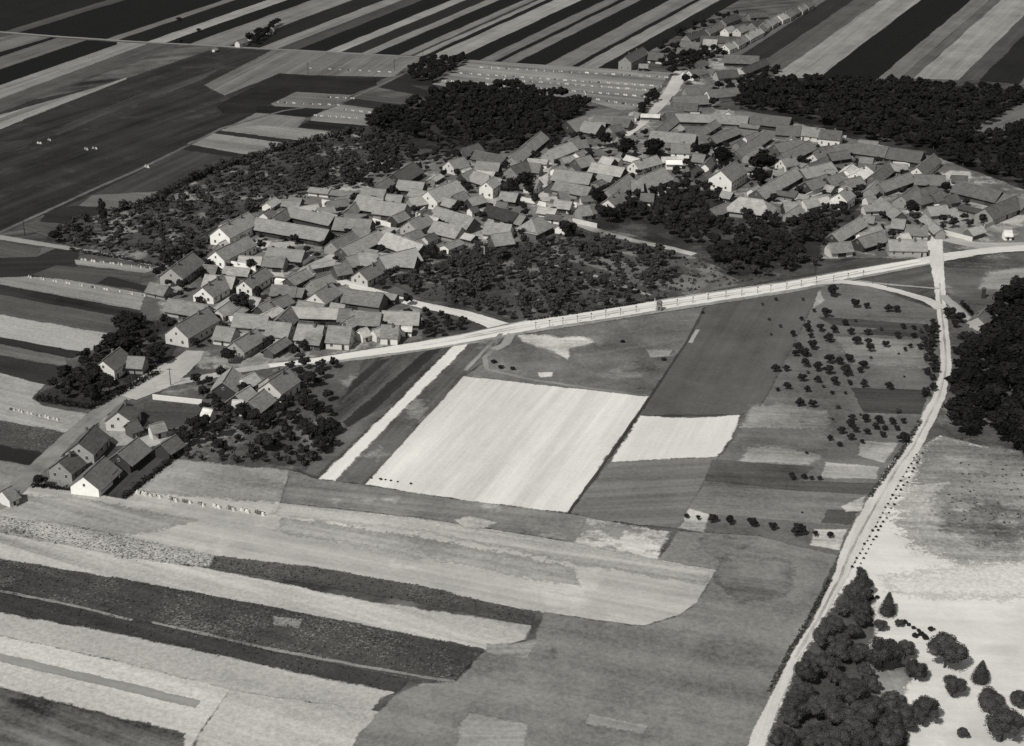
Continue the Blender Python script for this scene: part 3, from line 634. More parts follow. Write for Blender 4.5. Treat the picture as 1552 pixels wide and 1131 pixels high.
R('A', 'at the village left end', [
    (575, 130, 805, 12, 'h', dict(w=10, hw=4, wt=230, rt=120, label='tall farmhouse with bright white gable joined to a long barn')),
    (870, 55, 1430, 150, 'b', dict(w=9, hw=4, rt=124, label='very long pale-roofed barn running right from the tall white farmhouse')),
    (545, 315, 795, 192, 'h', dict(w=8.5, hw=3.6, wt=230, rt=116, label='white-gabled house just in front of the tall farmhouse')),
    (195, 445, 365, 322, 'h', dict(w=10, hw=3.4, wt=160, rt=98, label='detached dark-roofed house with pale gable at the fields edge')),
    (735, 352, 910, 360, 's', dict(w=5, hw=2.4, rt=125)), (960, 285, 1240, 312, 'b', dict(w=8, rt=112)), (930, 352, 1090, 362, 'b', dict(w=7, rt=110)),
    (765, 545, 930, 440, 'h', dict(w=7, hw=3, wt=220, rt=92, label='small dark-roofed house whose white gable stands over the round black tree')),
    (445, 595, 600, 500, 'h', dict(w=9, wt=215, rt=128)), (470, 497, 700, 515, 'b', dict(w=8, rt=130)),
    (185, 685, 490, 735, 'b', dict(w=8, rt=108, wt=170)), (235, 893, 480, 755, 'h', dict(w=10, hw=3.8, wt=200, rt=100, label='large dark-roofed house with crumbling white gable beside the lane')),
    (700, 802, 960, 820, 'b', dict(w=8, rt=112)), (965, 862, 1140, 880, 'h', dict(w=9, wt=180, rt=122)), (1195, 880, 1390, 898, 'h', dict(w=10, wt=160, rt=114)),
    (560, 898, 700, 915, 's', dict(w=8, rt=108, wt=200)), (690, 1020, 860, 918, 'h', dict(w=8, rt=108, wt=170)),
    (1040, 835, 1130, 745, 'b', dict(w=8, rt=106)), (990, 585, 1180, 597, 's', dict(w=6, rt=96)), (1320, 640, 1450, 560, 'h', dict(w=9, rt=106, wt=200)),
    (1290, 545, 1440, 490, 'b', dict(w=7, rt=118)), (1110, 520, 1250, 450, 's', dict(w=6, rt=122)),
    (40, 560, 180, 590, 's', dict(w=6, rt=120, hw=2.6)), (1150, 600, 1240, 610, 's', dict(w=5, rt=118)),
    (990, 700, 1110, 650, 's', dict(w=6, rt=110)), (560, 770, 660, 700, 's', dict(w=5, rt=150, wt=190)),
    (1260, 950, 1380, 965, 's', dict(w=6, rt=108)), (880, 740, 960, 700, 's', dict(w=5, rt=104))])
R('B', 'in the row above the white road', [
    (205, 440, 590, 452, 'b', dict(w=6.5, hw=3.5, rt=132, label='long narrow pale roof crossing behind the front row of houses')),
    (680, 478, 912, 488, 'b', dict(w=8, rt=124)), (925, 473, 1212, 482, 'b', dict(w=8, rt=126)), (505, 590, 682, 600, 'h', dict(w=10, rt=120, wt=190)),
    (918, 583, 1050, 588, 'h', dict(w=7.5, hw=3, rt=118, wt=225, label='small square house with white front wall beside the white road')),
    (1075, 592, 1150, 592, 's', dict(w=4, hw=2.6, rt=205, wt=230, pitch=20, label='tiny white shed right of the square white-fronted house')),
    (640, 300, 930, 338, 'b', dict(w=9, hw=4, rt=104)), (740, 160, 885, 88, 'h', dict(w=8, rt=100, wt=180)),
    (690, 18, 890, 25, 'b', dict(w=9, rt=122)), (900, 45, 1180, -20, 'b', dict(w=10, rt=126)),
    (30, 985, 170, 915, 'h', dict(w=9, rt=98, wt=170)), (850, 620, 905, 600, 's', dict(w=4, rt=130, wt=210)), (545, 120, 660, 100, 's', dict(w=7, rt=108)),
    (330, 590, 450, 600, 's', dict(w=6, rt=112)), (590, 455, 680, 460, 's', dict(w=8, rt=98)),
    (740, 620, 800, 600, 's', dict(w=4.5, rt=170, wt=220)), (640, 540, 720, 500, 's', dict(w=5, rt=112))])
R('C', 'in the left-middle village', [
    (190, 688, 545, 765, 'b', dict(w=7, hw=4, rt=108)), (70, 768, 190, 690, 'b', dict(w=7, rt=94)), (560, 768, 840, 790, 'b', dict(w=10, rt=114)),
    (735, 595, 930, 625, 'b', dict(w=12, hw=4, rt=126)), (885, 640, 1110, 668, 'b', dict(w=11, hw=4, rt=126)), (770, 538, 950, 558, 's', dict(w=6, rt=112)),
    (865, 520, 1000, 440, 's', dict(w=6, rt=106)), (1010, 430, 1165, 338, 'b', dict(w=11, hw=4, rt=86, label='wide dark-roofed barn against the dark gardens above the village')),
    (1050, 480, 1250, 500, 'b', dict(w=8, rt=112)), (1275, 565, 1500, 480, 'h', dict(w=11, hw=4, wt=228, rt=128, label='broad pale-roofed house with rounded white gable end')),
    (1125, 800, 1260, 738, 'h', dict(w=9, rt=98, wt=160)), (1350, 698, 1470, 725, 'b', dict(w=8, rt=122)), (1330, 800, 1540, 848, 'b', dict(w=9, rt=138)),
    (520, 960, 690, 880, 'b', dict(w=8, rt=96)), (600, 1005, 890, 870, 'b', dict(w=8, rt=132)), (960, 885, 1240, 985, 'b', dict(w=10, rt=132)),
    (640, 1080, 780, 1040, 's', dict(w=8, rt=118)), (900, 1050, 1190, 1075, 'b', dict(w=8, rt=124)), (420, 700, 540, 682, 's', dict(w=5, hw=2.8, rt=110, wt=210)),
    (1130, 620, 1240, 600, 's', dict(w=7, rt=118)), (1150, 545, 1270, 570, 's', dict(w=6, rt=104)), (660, 700, 720, 640, 's', dict(w=6, rt=112)),
    (1000, 760, 1090, 720, 's', dict(w=6, rt=116)), (1480, 730, 1600, 760, 'b', dict(w=9, rt=122)), (1100, 900, 1210, 860, 's', dict(w=6, rt=110)),
    (700, 850, 830, 870, 's', dict(w=7, rt=102)), (1360, 600, 1500, 640, 's', dict(w=6, rt=118)), (960, 590, 1080, 600, 's', dict(w=6, rt=110))])
R('D', 'in the village centre', [
    (600, 400, 718, 305, 'b', dict(w=9, rt=112)), (485, 505, 600, 412, 'b', dict(w=8, rt=108)), (100, 440, 230, 398, 'b', dict(w=8, rt=80)), (210, 455, 450, 500, 'b', dict(w=8, rt=84)),
    (0, 535, 115, 505, 'h', dict(w=9, rt=100, wt=200)), (220, 540, 400, 555, 'b', dict(w=7, rt=118)), (200, 615, 415, 680, 'b', dict(w=9, rt=118)),
    (480, 580, 610, 535, 'h', dict(w=9, rt=82, wt=120)), (610, 550, 720, 560, 'b', dict(w=8, rt=84)), (610, 672, 705, 685, 'h', dict(w=8, rt=108, wt=190)),
    (770, 455, 950, 385, 'b', dict(w=9, rt=124)), (960, 385, 1070, 372, 'b', dict(w=7, rt=120)), (925, 230, 1060, 185, 'b', dict(w=12, hw=4.5, rt=108)),
    (1060, 225, 1190, 250, 'b', dict(w=11, rt=106)), (1130, 178, 1440, 190, 'b', dict(w=8, rt=90)), (830, 600, 1120, 635, 'b', dict(w=10, rt=116)),
    (1120, 550, 1370, 592, 'b', dict(w=8, rt=122)), (985, 520, 1100, 490, 'b', dict(w=9, rt=100)), (840, 690, 1110, 742, 'b', dict(w=8, rt=116)),
    (1230, 760, 1400, 640, 'b', dict(w=10, hw=4, rt=120)), (1240, 835, 1335, 755, 'h', dict(w=9, rt=108, wt=200)),
    (305, 880, 540, 945, 'b', dict(w=8, hw=4, rt=46, wt=150, label='near-black slate roof in the middle of the pale-roofed village')),
    (600, 1010, 740, 945, 'b', dict(w=12, hw=4, rt=120, hip=True)), (150, 830, 260, 800, 's', dict(w=6, rt=112)), (410, 775, 540, 790, 's', dict(w=7, rt=118)),
    (10, 935, 195, 985, 'b', dict(w=10, rt=120)), (290, 1015, 490, 1035, 'b', dict(w=9, rt=138, wt=200)), (290, 700, 350, 660, 'h', dict(w=7, hw=5, rt=130, wt=225)),
    (860, 780, 930, 775, 's', dict(w=7, rt=98)), (0, 690, 90, 700, 'b', dict(w=8, rt=122)), (1010, 890, 1090, 880, 's', dict(w=8, rt=112)), (100, 640, 190, 600, 's', dict(w=7, rt=112)),
    (520, 950, 600, 970, 's', dict(w=7, rt=104)), (880, 620, 960, 590, 's', dict(w=5, rt=130)), (940, 380, 1010, 345, 's', dict(w=5, rt=128, wt=210)),
    (1200, 500, 1290, 520, 's', dict(w=7, rt=130)), (1290, 200, 1420, 215, 's', dict(w=8, rt=84)), (1250, 270, 1340, 250, 's', dict(w=6, rt=96)), (330, 1110, 480, 1090, 'b', dict(w=9, rt=124)),
    (40, 800, 120, 770, 's', dict(w=7, rt=108)), (830, 840, 960, 855, 'b', dict(w=6, hw=2.8, rt=112, wt=200))])
R('E', 'in the upper right village', [
    (330, 168, 600, 176, 'b', dict(w=8, rt=94)), (610, 172, 895, 190, 'b', dict(w=9, rt=108)), (180, 285, 330, 168, 'b', dict(w=7, rt=88)),
    (915, 165, 1230, 200, 'b', dict(w=11, hw=4, rt=74, label='long very dark roof touching the dark wood at the top of the village')), (1120, 255, 1305, 268, 'b', dict(w=10, rt=76)),
    (1320, 268, 1490, 288, 'h', dict(w=9, rt=98, wt=205)), (140, 300, 490, 330, 'b', dict(w=10, hw=4, rt=108)), (485, 310, 640, 215, 'b', dict(w=6, rt=96)),
    (600, 348, 800, 268, 'b', dict(w=7, rt=100)), (800, 455, 1030, 298, 'b', dict(w=8, rt=104)), (1150, 480, 1370, 375, 'b', dict(w=9, rt=112)), (1100, 405, 1290, 365, 'b', dict(w=8, rt=108)),
    (300, 400, 440, 405, 'h', dict(w=9, hw=5, rt=100, wt=215, label='tall white-walled house left of the dark trees near the upper lane')),
    (255, 530, 375, 530, 's', dict(w=5, hw=3, rt=200, wt=225, pitch=25)), (555, 560, 610, 500, 's', dict(w=5, hw=3.5, rt=110, wt=225)),
    (680, 610, 800, 535, 'h', dict(w=12, hw=5, rt=108, wt=228, label='large house with bright white gable standing alone among black trees')),
    (960, 760, 1270, 580, 'b', dict(w=9, hw=4, rt=118, label='long barn roof with a black shadow line right of the black trees')),
    (740, 808, 1100, 852, 'b', dict(w=13, hw=3.6, rt=140, hip=True, label='broad pale hipped roof above the dark central gardens')),
    (600, 915, 730, 860, 's', dict(w=6, rt=110)), (1300, 600, 1540, 545, 'b', dict(w=9, rt=112)), (1400, 480, 1540, 430, 'h', dict(w=8, rt=104, wt=200)),
    (60, 655, 235, 588, 'b', dict(w=12, hw=4.5, rt=122)), (0, 540, 180, 492, 'h', dict(w=8, rt=108, wt=200)), (60, 790, 160, 795, 's', dict(w=6, rt=96, wt=215)),
    (0, 690, 60, 690, 'b', dict(w=9, rt=118)), (1340, 700, 1500, 640, 'b', dict(w=8, rt=118)), (1170, 860, 1300, 855, 'b', dict(w=8, rt=124)), (1320, 840, 1500, 800, 's', dict(w=7, rt=138, wt=210)),
    (1090, 600, 1170, 600, 's', dict(w=7, rt=108, wt=200)), (1360, 560, 1450, 530, 's', dict(w=6, rt=92)), (690, 520, 790, 480, 's', dict(w=5, rt=60)),
    (470, 480, 560, 490, 's', dict(w=7, rt=98)), (880, 480, 960, 440, 's', dict(w=5, rt=120)), (1150, 520, 1250, 500, 'h', dict(w=8, rt=112, wt=200)), (500, 350, 590, 340, 's', dict(w=6, rt=90)),
    (1210, 930, 1290, 880, 's', dict(w=6, rt=118))])
R('F', 'at the village right end', [
    (110, 210, 300, 190, 'b', dict(w=8, rt=96)), (305, 192, 545, 225, 'b', dict(w=10, rt=96)), (560, 225, 820, 262, 'b', dict(w=11, hw=4, rt=76)),
    (770, 380, 905, 275, 'h', dict(w=8, rt=96, wt=190, label='grey-roofed house whose pale gable stands against the right-hand black wood')), (420, 440, 560, 330, 'b', dict(w=8, rt=92)), (470, 505, 715, 420, 'b', dict(w=8, rt=108)),
    (750, 435, 990, 445, 'b', dict(w=9, rt=80)), (650, 600, 760, 520, 'b', dict(w=9, rt=88)), (740, 570, 960, 510, 'b', dict(w=12, hw=4, rt=88, hip=True)),
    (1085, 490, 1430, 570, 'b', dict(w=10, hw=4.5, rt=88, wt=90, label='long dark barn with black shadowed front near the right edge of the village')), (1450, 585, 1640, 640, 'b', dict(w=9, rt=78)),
    (1300, 700, 1542, 605, 'b', dict(w=10, hw=4, rt=84)), (490, 612, 650, 730, 'b', dict(w=7, rt=104)), (110, 900, 330, 768, 'b', dict(w=7, rt=128)), (80, 975, 250, 960, 'b', dict(w=7, rt=122, wt=200)),
    (310, 930, 500, 875, 'b', dict(w=8, rt=112)), (550, 945, 840, 950, 'h', dict(w=8, rt=130, wt=170)), (690, 830, 850, 835, 'h', dict(w=8, rt=100, wt=180)), (20, 85, 185, 100, 'h', dict(w=9, hw=4, rt=76, wt=210)),
    (60, 460, 195, 420, 'b', dict(w=9, rt=112)), (290, 420, 370, 372, 'h', dict(w=9, hw=4, rt=190, wt=228, pitch=30, label='whitewashed building with a white roof among grey roofs')), (215, 400, 265, 355, 's', dict(w=6, rt=190, wt=225, pitch=30)),
    (165, 580, 230, 540, 'h', dict(w=8, hw=4.5, rt=110, wt=228)), (0, 620, 75, 605, 's', dict(w=6, rt=170, wt=220)), (370, 610, 440, 600, 's', dict(w=5, rt=120, wt=210)),
    (840, 745, 960, 860, 's', dict(w=5, rt=104)), (850, 690, 1000, 675, 'b', dict(w=7, rt=118)), (1170, 860, 1270, 830, 's', dict(w=5, rt=138)), (400, 540, 460, 480, 's', dict(w=6, rt=118)),
    (80, 270, 230, 250, 's', dict(w=7, rt=84)), (330, 300, 430, 310, 's', dict(w=6, rt=90)), (560, 350, 700, 360, 's', dict(w=6, rt=122)), (200, 480, 330, 450, 's', dict(w=7, rt=98)), (60, 400, 120, 395, 's', dict(w=5, rt=120)),
    (0, 230, 90, 210, 's', dict(w=7, rt=92)), (0, 320, 60, 300, 's', dict(w=7, rt=92)), (580, 780, 680, 790, 's', dict(w=7, rt=108)), (400, 850, 480, 830, 's', dict(w=6, rt=104)), (880, 590, 960, 560, 's', dict(w=8, rt=90)),
    (1010, 600, 1080, 590, 's', dict(w=6, rt=70)), (640, 900, 700, 890, 's', dict(w=5, rt=150, wt=200)), (1455, 870, 1500, 870, 's', dict(w=4, hw=2.6, rt=190, wt=230, label='tiny white shed on the verge beyond the road junction'))])
R('G', 'where the lane leaves the village', [
    (210, 382, 330, 318, 'h', dict(w=9, hw=5, rt=70, wt=148, label='house with a pale pointed gable standing on the top road')), (330, 350, 470, 362, 'b', dict(w=9, rt=78, wt=190)), (305, 432, 365, 434, 's', dict(w=4, rt=120)),
    (640, 475, 740, 450, 'h', dict(w=8, rt=80, wt=190)), (820, 480, 960, 470, 'b', dict(w=9, rt=70, wt=170)), (935, 470, 990, 462, 's', dict(w=6, rt=150, wt=205)), (880, 372, 1110, 380, 'b', dict(w=10, rt=74)),
    (1000, 460, 1150, 395, 'b', dict(w=7, rt=70)), (610, 590, 760, 580, 'b', dict(w=9, rt=78)), (760, 610, 960, 590, 'b', dict(w=9, rt=98, wt=190)), (530, 650, 760, 640, 'b', dict(w=10, rt=90)),
    (540, 690, 700, 700, 'b', dict(w=8, rt=84)), (690, 420, 750, 405, 's', dict(w=6, rt=84)), (600, 480, 660, 470, 's', dict(w=5, rt=120, wt=190)), (480, 760, 600, 750, 's', dict(w=8, rt=92))])
HH = [(590, 275, 720, 290, 80), (560, 325, 720, 325, 92), (720, 245, 880, 250, 74), (750, 195, 850, 150, 80), (880, 190, 930, 175, 130), (620, 235, 740, 200, 66), (860, 130, 960, 90, 66), (1040, 85, 1160, 78, 70), (880, 300, 930, 280, 140),
      (940, 275, 985, 250, 118), (985, 250, 1020, 230, 100), (1020, 232, 1060, 208, 130), (1060, 210, 1110, 185, 150), (1110, 185, 1140, 160, 100), (1135, 160, 1170, 130, 130), (1170, 140, 1210, 110, 110), (1205, 122, 1245, 95, 120),
      (1240, 105, 1290, 82, 150), (1290, 88, 1330, 60, 110), (1330, 65, 1370, 40, 90), (1375, 45, 1410, 20, 110), (1415, 22, 1455, 0, 100), (960, 190, 1010, 165, 120), (1060, 150, 1110, 130, 60), (740, 265, 830, 270, 120)]
R('G', 'in the hamlet at the photo top', [(a, b, c, d, 'h' if i % 3 != 1 else 'b', dict(w=8, rt=t, wt=min(200, t + 60))) for i, (a, b, c, d, t) in enumerate(HH)])
R('J', 'in the farm group, lower left edge', [
    (487, 630, 612, 515, 'b', dict(w=10, hw=2.6, rt=100, wt=238, label='nearest barn at lower left, its whole gable bright white')), (692, 492, 808, 402, 'b', dict(w=8.5, hw=3, rt=100, label='dark barn between the white-gabled barn and the farmyard')),
    (458, 432, 552, 330, 'h', dict(w=9, hw=3, rt=98, wt=150)), (345, 542, 430, 484, 'h', dict(w=8, hw=3, rt=86, wt=140)), (690, 250, 742, 180, 'h', dict(w=8.5, hw=3.4, rt=82, wt=190, label='dark-roofed house on the lane at the near corner of the sunlit yard')),
    (752, 318, 806, 300, 's', dict(w=5, rt=96)), (948, 440, 1032, 388, 's', dict(w=6, rt=100)), (15, 712, 60, 690, 's', dict(w=6, hw=2.6, rt=120, wt=225, label='white-walled shed cut by the left edge of the photo')),
    (880, 330, 960, 310, 's', dict(w=4, rt=110, wt=190))])
R('K', 'beside the gardens at the left edge', [(603, 1035, 705, 960, 'h', dict(w=8, hw=3.8, rt=86, wt=225, label='small dark-roofed cottage with white gable alone in the left gardens')), (755, 1012, 850, 1018, 's', dict(w=6, rt=124, label='low pale-roofed shed beside the lone white-gabled cottage'))])
R('I', 'below the white road start', [
    (505, 470, 570, 365, 'b', dict(w=8.5, hw=3.4, rt=130)), (600, 560, 700, 500, 'b', dict(w=8, rt=128)), (835, 465, 970, 372, 'h', dict(w=9, hw=3.6, rt=102, wt=190, label='grey-roofed house standing just below the start of the white road')),
    (690, 605, 800, 520, 'b', dict(w=8, rt=122)), (580, 600, 650, 600, 's', dict(w=5, hw=2.8, rt=150, wt=225)), (375, 655, 430, 665, 's', dict(w=4, hw=2.4, rt=200, wt=225)), (640, 440, 730, 400, 's', dict(w=6, rt=138, wt=200))])
YARD = [(300, 400), (325, 350), (420, 312), (520, 285), (640, 262), (760, 230), (870, 190), (960, 178), (1080, 172), (1180, 182), (1290, 212), (1410, 245), (1500, 300), (1480, 330), (1400, 385), (1265, 385), (1320, 325), (1240, 312), (1160, 330), (1085, 310), (1080, 280), (1010, 285), (900, 325), (860, 352), (700, 385), (600, 412), (520, 415), (620, 470), (560, 515), (420, 540), (335, 535), (300, 470)]
tries = 0; made = 0
while made < 95 and tries < 6000:
    tries += 1; px, py = random.uniform(290, 1500), random.uniform(175, 540)
    if not in_poly(px, py, YARD): continue
    x, y, _ = P(px, py); near = min(BLD, key=lambda b: (b[0].location.x - x) ** 2 + (b[0].location.y - y) ** 2)
    L_, w_ = random.uniform(4, 11), random.uniform(3.6, 5.6); a = near[0].rotation_euler.z + random.choice((0, 0, math.pi / 2))
    if a > math.pi / 2: a -= math.pi
    c_, s_ = math.cos(a), math.sin(a)
    if any(hit_building(x + c_ * u * L_ / 2 - s_ * v * w_ / 2, y + s_ * u * L_ / 2 + c_ * v * w_ / 2, -.5) for u in (-1, -.5, 0, .5, 1) for v in (-1, 0, 1)): continue
    if any(in_poly(x, y, q[0]) for q in SURF[ROAD0:] if q[2][0] <= x <= q[2][2] and q[2][1] <= y <= q[2][3]): continue
    hr_ = 2.3 + w_ * .83 / 2 * math.tan(math.radians(33)); q1 = pix_of(x - c_ * L_ / 2, y - s_ * L_ / 2, hr_); q2 = pix_of(x + c_ * L_ / 2, y + s_ * L_ / 2, hr_)
    building(q1[0], q1[1], q2[0], q2[1], w=w_, hw=random.uniform(2.0, 2.6), rt=random.choice((72, 92, 104, 116, 128, 140, 160)), wt=random.choice((90, 130, 190, 225)), kind='shed', pitch=random.choice((22, 33, 38)), place=near[6])
    made += 1
TW = lambda t: 'near-black' if t < 55 else 'dark' if t < 88 else 'mid-grey' if t < 112 else 'light grey' if t < 135 else 'pale' if t < 165 else 'whitish'
ORD = ['leftmost', 'second', 'third', 'fourth', 'fifth', 'sixth', 'seventh', 'eighth', 'ninth', 'tenth', 'eleventh', 'twelfth', 'thirteenth', 'fourteenth', 'fifteenth', 'sixteenth', 'seventeenth', 'eighteenth', 'nineteenth', 'twentieth']
def ordinal(i): return ORD[i] if i < 20 else '%dth' % (i + 1) if (i + 1) % 10 not in (1, 2, 3) else '%d%s' % (i + 1, {1: 'st', 2: 'nd', 3: 'rd'}[(i + 1) % 10])
grp = {}
for b in BLD:
    root, kind, rt, L, sx, sy, place, label = b
    sz = 'long' if L > 22 else 'small' if L < 10 else ''
    desc = ('%s %s-roofed %s' % (sz, TW(rt), kind)).strip()
    root['category'] = kind; root['group'] = 'buildings ' + place
    if label: root['label'] = label
    else: grp.setdefault((desc, place), []).append(b)
for (desc, place), lst in grp.items():
    lst.sort(key=lambda b: b[4])
    for i, b in enumerate(lst):
        if len(lst) == 1: b[0]['label'] = '%s %s' % (desc, place)
        else: b[0]['label'] = '%s %s, %s of them%s' % (desc, place, ordinal(i), '' if i == 0 else ' from left')

def wall(name, label, pts, h, th, tone, cat='wall'):
    w_ = [P(x, y) for x, y in pts]; bm = bmesh.new()
    for a, b in zip(w_[:-1], w_[1:]):
        d = Vector((b[0] - a[0], b[1] - a[1], 0)); n_ = Vector((-d.y, d.x, 0)).normalized() * th / 2; hh = Vector((0, 0, h)); lo = Vector((0, 0, -.2))
        A, B = Vector(a), Vector(b)
        q = [A - n_, B - n_, B + n_, A + n_]; lo_ = [bm.verts.new(v + lo) for v in q]; hi_ = [bm.verts.new(v + hh) for v in q]
        bm.faces.new(lo_[::-1]); bm.faces.new(hi_)
        for i in range(4): bm.faces.new((lo_[i], lo_[(i + 1) % 4], hi_[(i + 1) % 4], hi_[i]))
    o = put(name, bm_mesh(name, bm, wallm(tone))); tag(o, label, cat); return o
wall('garden_wall', 'bright white wall running right from the second white gable', [(338, 402), (388, 412)], 2.4, .4, 240)
wall('garden_wall', 'short white wall at the head of the village street', [(418, 430), (452, 434)], 2.2, .4, 235)
wall('garden_wall', 'long pale wall between the dark lawn and the orchard shade', [(232, 606), (307, 614)], 1.8, .4, 225)
wall('garden_wall', 'low white wall under a grey shed near the first bend', [(320, 521), (352, 523)], 1.8, .4, 225)
wall('garden_wall', 'thin pale wall below the grey barn at the village left', [(249, 474), (286, 480)], 1.6, .4, 205)
wall('garden_wall', 'white yard wall by the long pale barn, mid-left of village', [(488, 309), (520, 313)], 2.0, .4, 225)
for key, x1, y1, x2, y2, t_, lb in [('C', 455, 690, 640, 700, 225, 'white yard wall under the black gardens, upper left of roofs'), ('C', 1185, 770, 1255, 720, 225, 'bright wall piece left of the rounded white gable'), ('C', 850, 810, 990, 850, 215, 'pale wall under the broad roofs in the left-middle village'),
        ('C', 1200, 985, 1290, 970, 220, 'pale wall above the dark tree by the middle gardens'), ('D', 555, 845, 760, 895, 225, 'bright wall beside the curving white street'), ('D', 830, 865, 1000, 900, 225, 'bright wall right of the curving white street'),
        ('E', 1250, 870, 1480, 765, 225, 'long pale wall below the long barn with black shadow line'), ('E', 70, 840, 160, 842, 235, 'small white wall at the left of the dark central trees'), ('E', 190, 805, 300, 805, 215, 'pale wall at the foot of the broad central roof'),
        ('F', 365, 640, 450, 645, 230, 'white wall over the dark trees at the village right end'), ('F', 570, 365, 740, 378, 200, 'pale ledge-like wall below the dark upper barns'), ('B', 85, 265, 260, 280, 230, 'white wall behind the dark shed near the village street'),
        ('B', 540, 405, 610, 345, 215, 'pale wall at the corner by the branch road'), ('F', 960, 900, 1200, 960, 205, 'low wall round the lawn by the road junction'), ('F', 1290, 860, 1500, 770, 170, 'grey wall rising right from the road junction'),
        ('A', 1230, 430, 1300, 380, 215, 'pale wall along the head of the village street'), ('A', 990, 440, 1090, 460, 215, 'white yard wall under the grey barns at left end')]:
    ox, oy, s_ = OFF[key]; wall('yard_wall', lb, [(ox + x1 / s_, oy + y1 / s_), (ox + x2 / s_, oy + y2 / s_)], 2.0, .4, t_)
wall('garden_wall', 'pale wall along the upper garden below the black wood', [(868, 338), (905, 346)], 2.0, .5, 200)

# ------------------------------------------------------------------ trees
def leaf_cloud(n, lobes, size, flat=.55, tri=False):
    """leaf clumps on the surfaces of several lobes (centre, radii)"""
    per = [max(4, int(n * (l[1][0] * l[1][2]) / sum(k[1][0] * k[1][2] for k in lobes))) for l in lobes]
    V, F = [], []; c = 0
    for (ce, ra), m in zip(lobes, per):
        d = rng.normal(size=(m, 3)); d /= np.linalg.norm(d, axis=1)[:, None]; d[:, 2] = np.where(d[:, 2] < -.5, -d[:, 2], d[:, 2])
        rr = rng.uniform(.78, 1.06, size=(m, 1)); p = np.array(ce) + d * np.array(ra) * rr
        nrm = d + rng.normal(size=(m, 3)) * flat; nrm /= np.linalg.norm(nrm, axis=1)[:, None]
        t = np.cross(nrm, rng.normal(size=(m, 3))); t /= np.linalg.norm(t, axis=1)[:, None]; b = np.cross(nrm, t)
        s = (size * rng.uniform(.6, 1.35, size=(m, 1)))
        if tri:
            q = np.stack([p - t * s - b * s * .6, p + t * s - b * s * .6, p + b * s], 1)
        else:
            q = np.stack([p - t * s, p - b * s * .7, p + t * s, p + b * s * .7], 1)
        k = q.shape[1]; V.append(q.reshape(-1, 3)); F.append(np.arange(m * k).reshape(m, k) + c); c += m * k
    return np.concatenate(V), np.concatenate(F)
def ico(sub):
    bm = bmesh.new(); bmesh.ops.create_icosphere(bm, subdivisions=sub, radius=1); V = np.array([v.co[:] for v in bm.verts]); F = np.array([[v.index for v in f.verts] for f in bm.faces]); bm.free(); return V, F
I1, I2 = ico(1), ico(2)
def make_lobes(kind, k, rs):
    L = []
    if kind == 'round':
        L.append(((0, 0, 0), (.62, .62, .6)))
        for i in range(k):
            a = rs.uniform(0, 2 * math.pi); e = rs.uniform(-.35, 1.0); r = rs.uniform(.28, .46); d = 1 - r
            ce = (math.cos(a) * d * math.sqrt(max(0, 1 - e * e)), math.sin(a) * d * math.sqrt(max(0, 1 - e * e)), e * d * .85); L.append((ce, (r, r, r * .9)))
    elif kind == 'tall':
        for i in range(k):
            z = -1.3 + 2.6 * i / (k - 1); r = .62 * math.sqrt(max(.08, 1 - (z / 1.5) ** 2)); a = rs.uniform(0, 6.28); L.append(((math.cos(a) * .15, math.sin(a) * .15, z), (r, r, .5)))
    else:  # conifer
        for i in range(k):
            z = -1.2 + 2.5 * i / (k - 1); r = .98 * (1 - ((z + 1.2) / 2.75) ** 1.5) + .08; L.append(((0, 0, z), (r, r, .3)))
    return L
def crown_mesh(name, kind, n, size, seed, mat, tri=False, klobes=9, core=True):
    rs = random.Random(seed); lobes = make_lobes(kind, klobes, rs)
    V, F = leaf_cloud(n, lobes, size, tri=tri)
    if not tri: F = np.concatenate([F[:, [0, 1, 2]], F[:, [0, 2, 3]]])
    if core:
        CV, CF = [V], [F]; c = len(V)
        for ce, ra in lobes:
            v = I1[0] * np.array(ra) * .84 * (1 + rng.normal(size=(len(I1[0]), 1)) * .08) + np.array(ce); CV.append(v); CF.append(I1[1] + c); c += len(v)
        V, F = np.concatenate(CV), np.concatenate(CF)
    return fast_mesh(name, V, F, mat), (V, F)
def trunk_mesh():
    bm = bmesh.new(); bmesh.ops.create_cone(bm, cap_ends=True, segments=7, radius1=.09, radius2=.045, depth=1.0); bmesh.ops.translate(bm, verts=bm.verts, vec=(0, 0, .5))
    for a in (0.4, 2.5, 4.6):
        r = bmesh.ops.create_cone(bm, cap_ends=True, segments=5, radius1=.035, radius2=.015, depth=.55)
        bmesh.ops.transform(bm, matrix=Matrix.Translation((math.cos(a) * .16, math.sin(a) * .16, .95)) @ Matrix.Rotation(a, 4, 'Z') @ Matrix.Rotation(.7, 4, 'Y'), verts=r['verts'])
    return bm_mesh('trunk', bm, BARK)
TRUNK = trunk_mesh()
PROT = {}
for key, (kind, n, size, mat, cnt, kl) in {
        'near': ('round', 6500, .034, LEAF_NEAR, 5, 16), 'neartall': ('tall', 5500, .042, LEAF_NEAR, 2, 9), 'conifer': ('conifer', 5500, .042, LEAF_NEAR, 2, 12),
        'mid': ('round', 700, .10, LEAF, 6, 9), 'garden': ('round', 500, .12, LEAF_MID, 5, 8), 'poplar': ('tall', 700, .11, LEAF, 2, 7), 'wood': ('round', 420, .13, LEAF_DEEP, 5, 8)}.items():
    PROT[key] = [crown_mesh('crown', kind, n, size, hash(key) % 97 + i * 13 if False else len(key) * 31 + i * 13, mat, klobes=kl) for i in range(cnt)]
LOW = {}
for key, mat in (('mid', LEAF), ('garden', LEAF_MID), ('wood', LEAF_DEEP), ('near', LEAF_NEAR)):
    LOW[key] = [crown_mesh('lowcrown', 'round', 150, .17, 500 + i, mat, tri=True, klobes=6)[1] for i in range(4)]
TREES = []      # (x, y, r, style, size on picture, group, label, explicit)
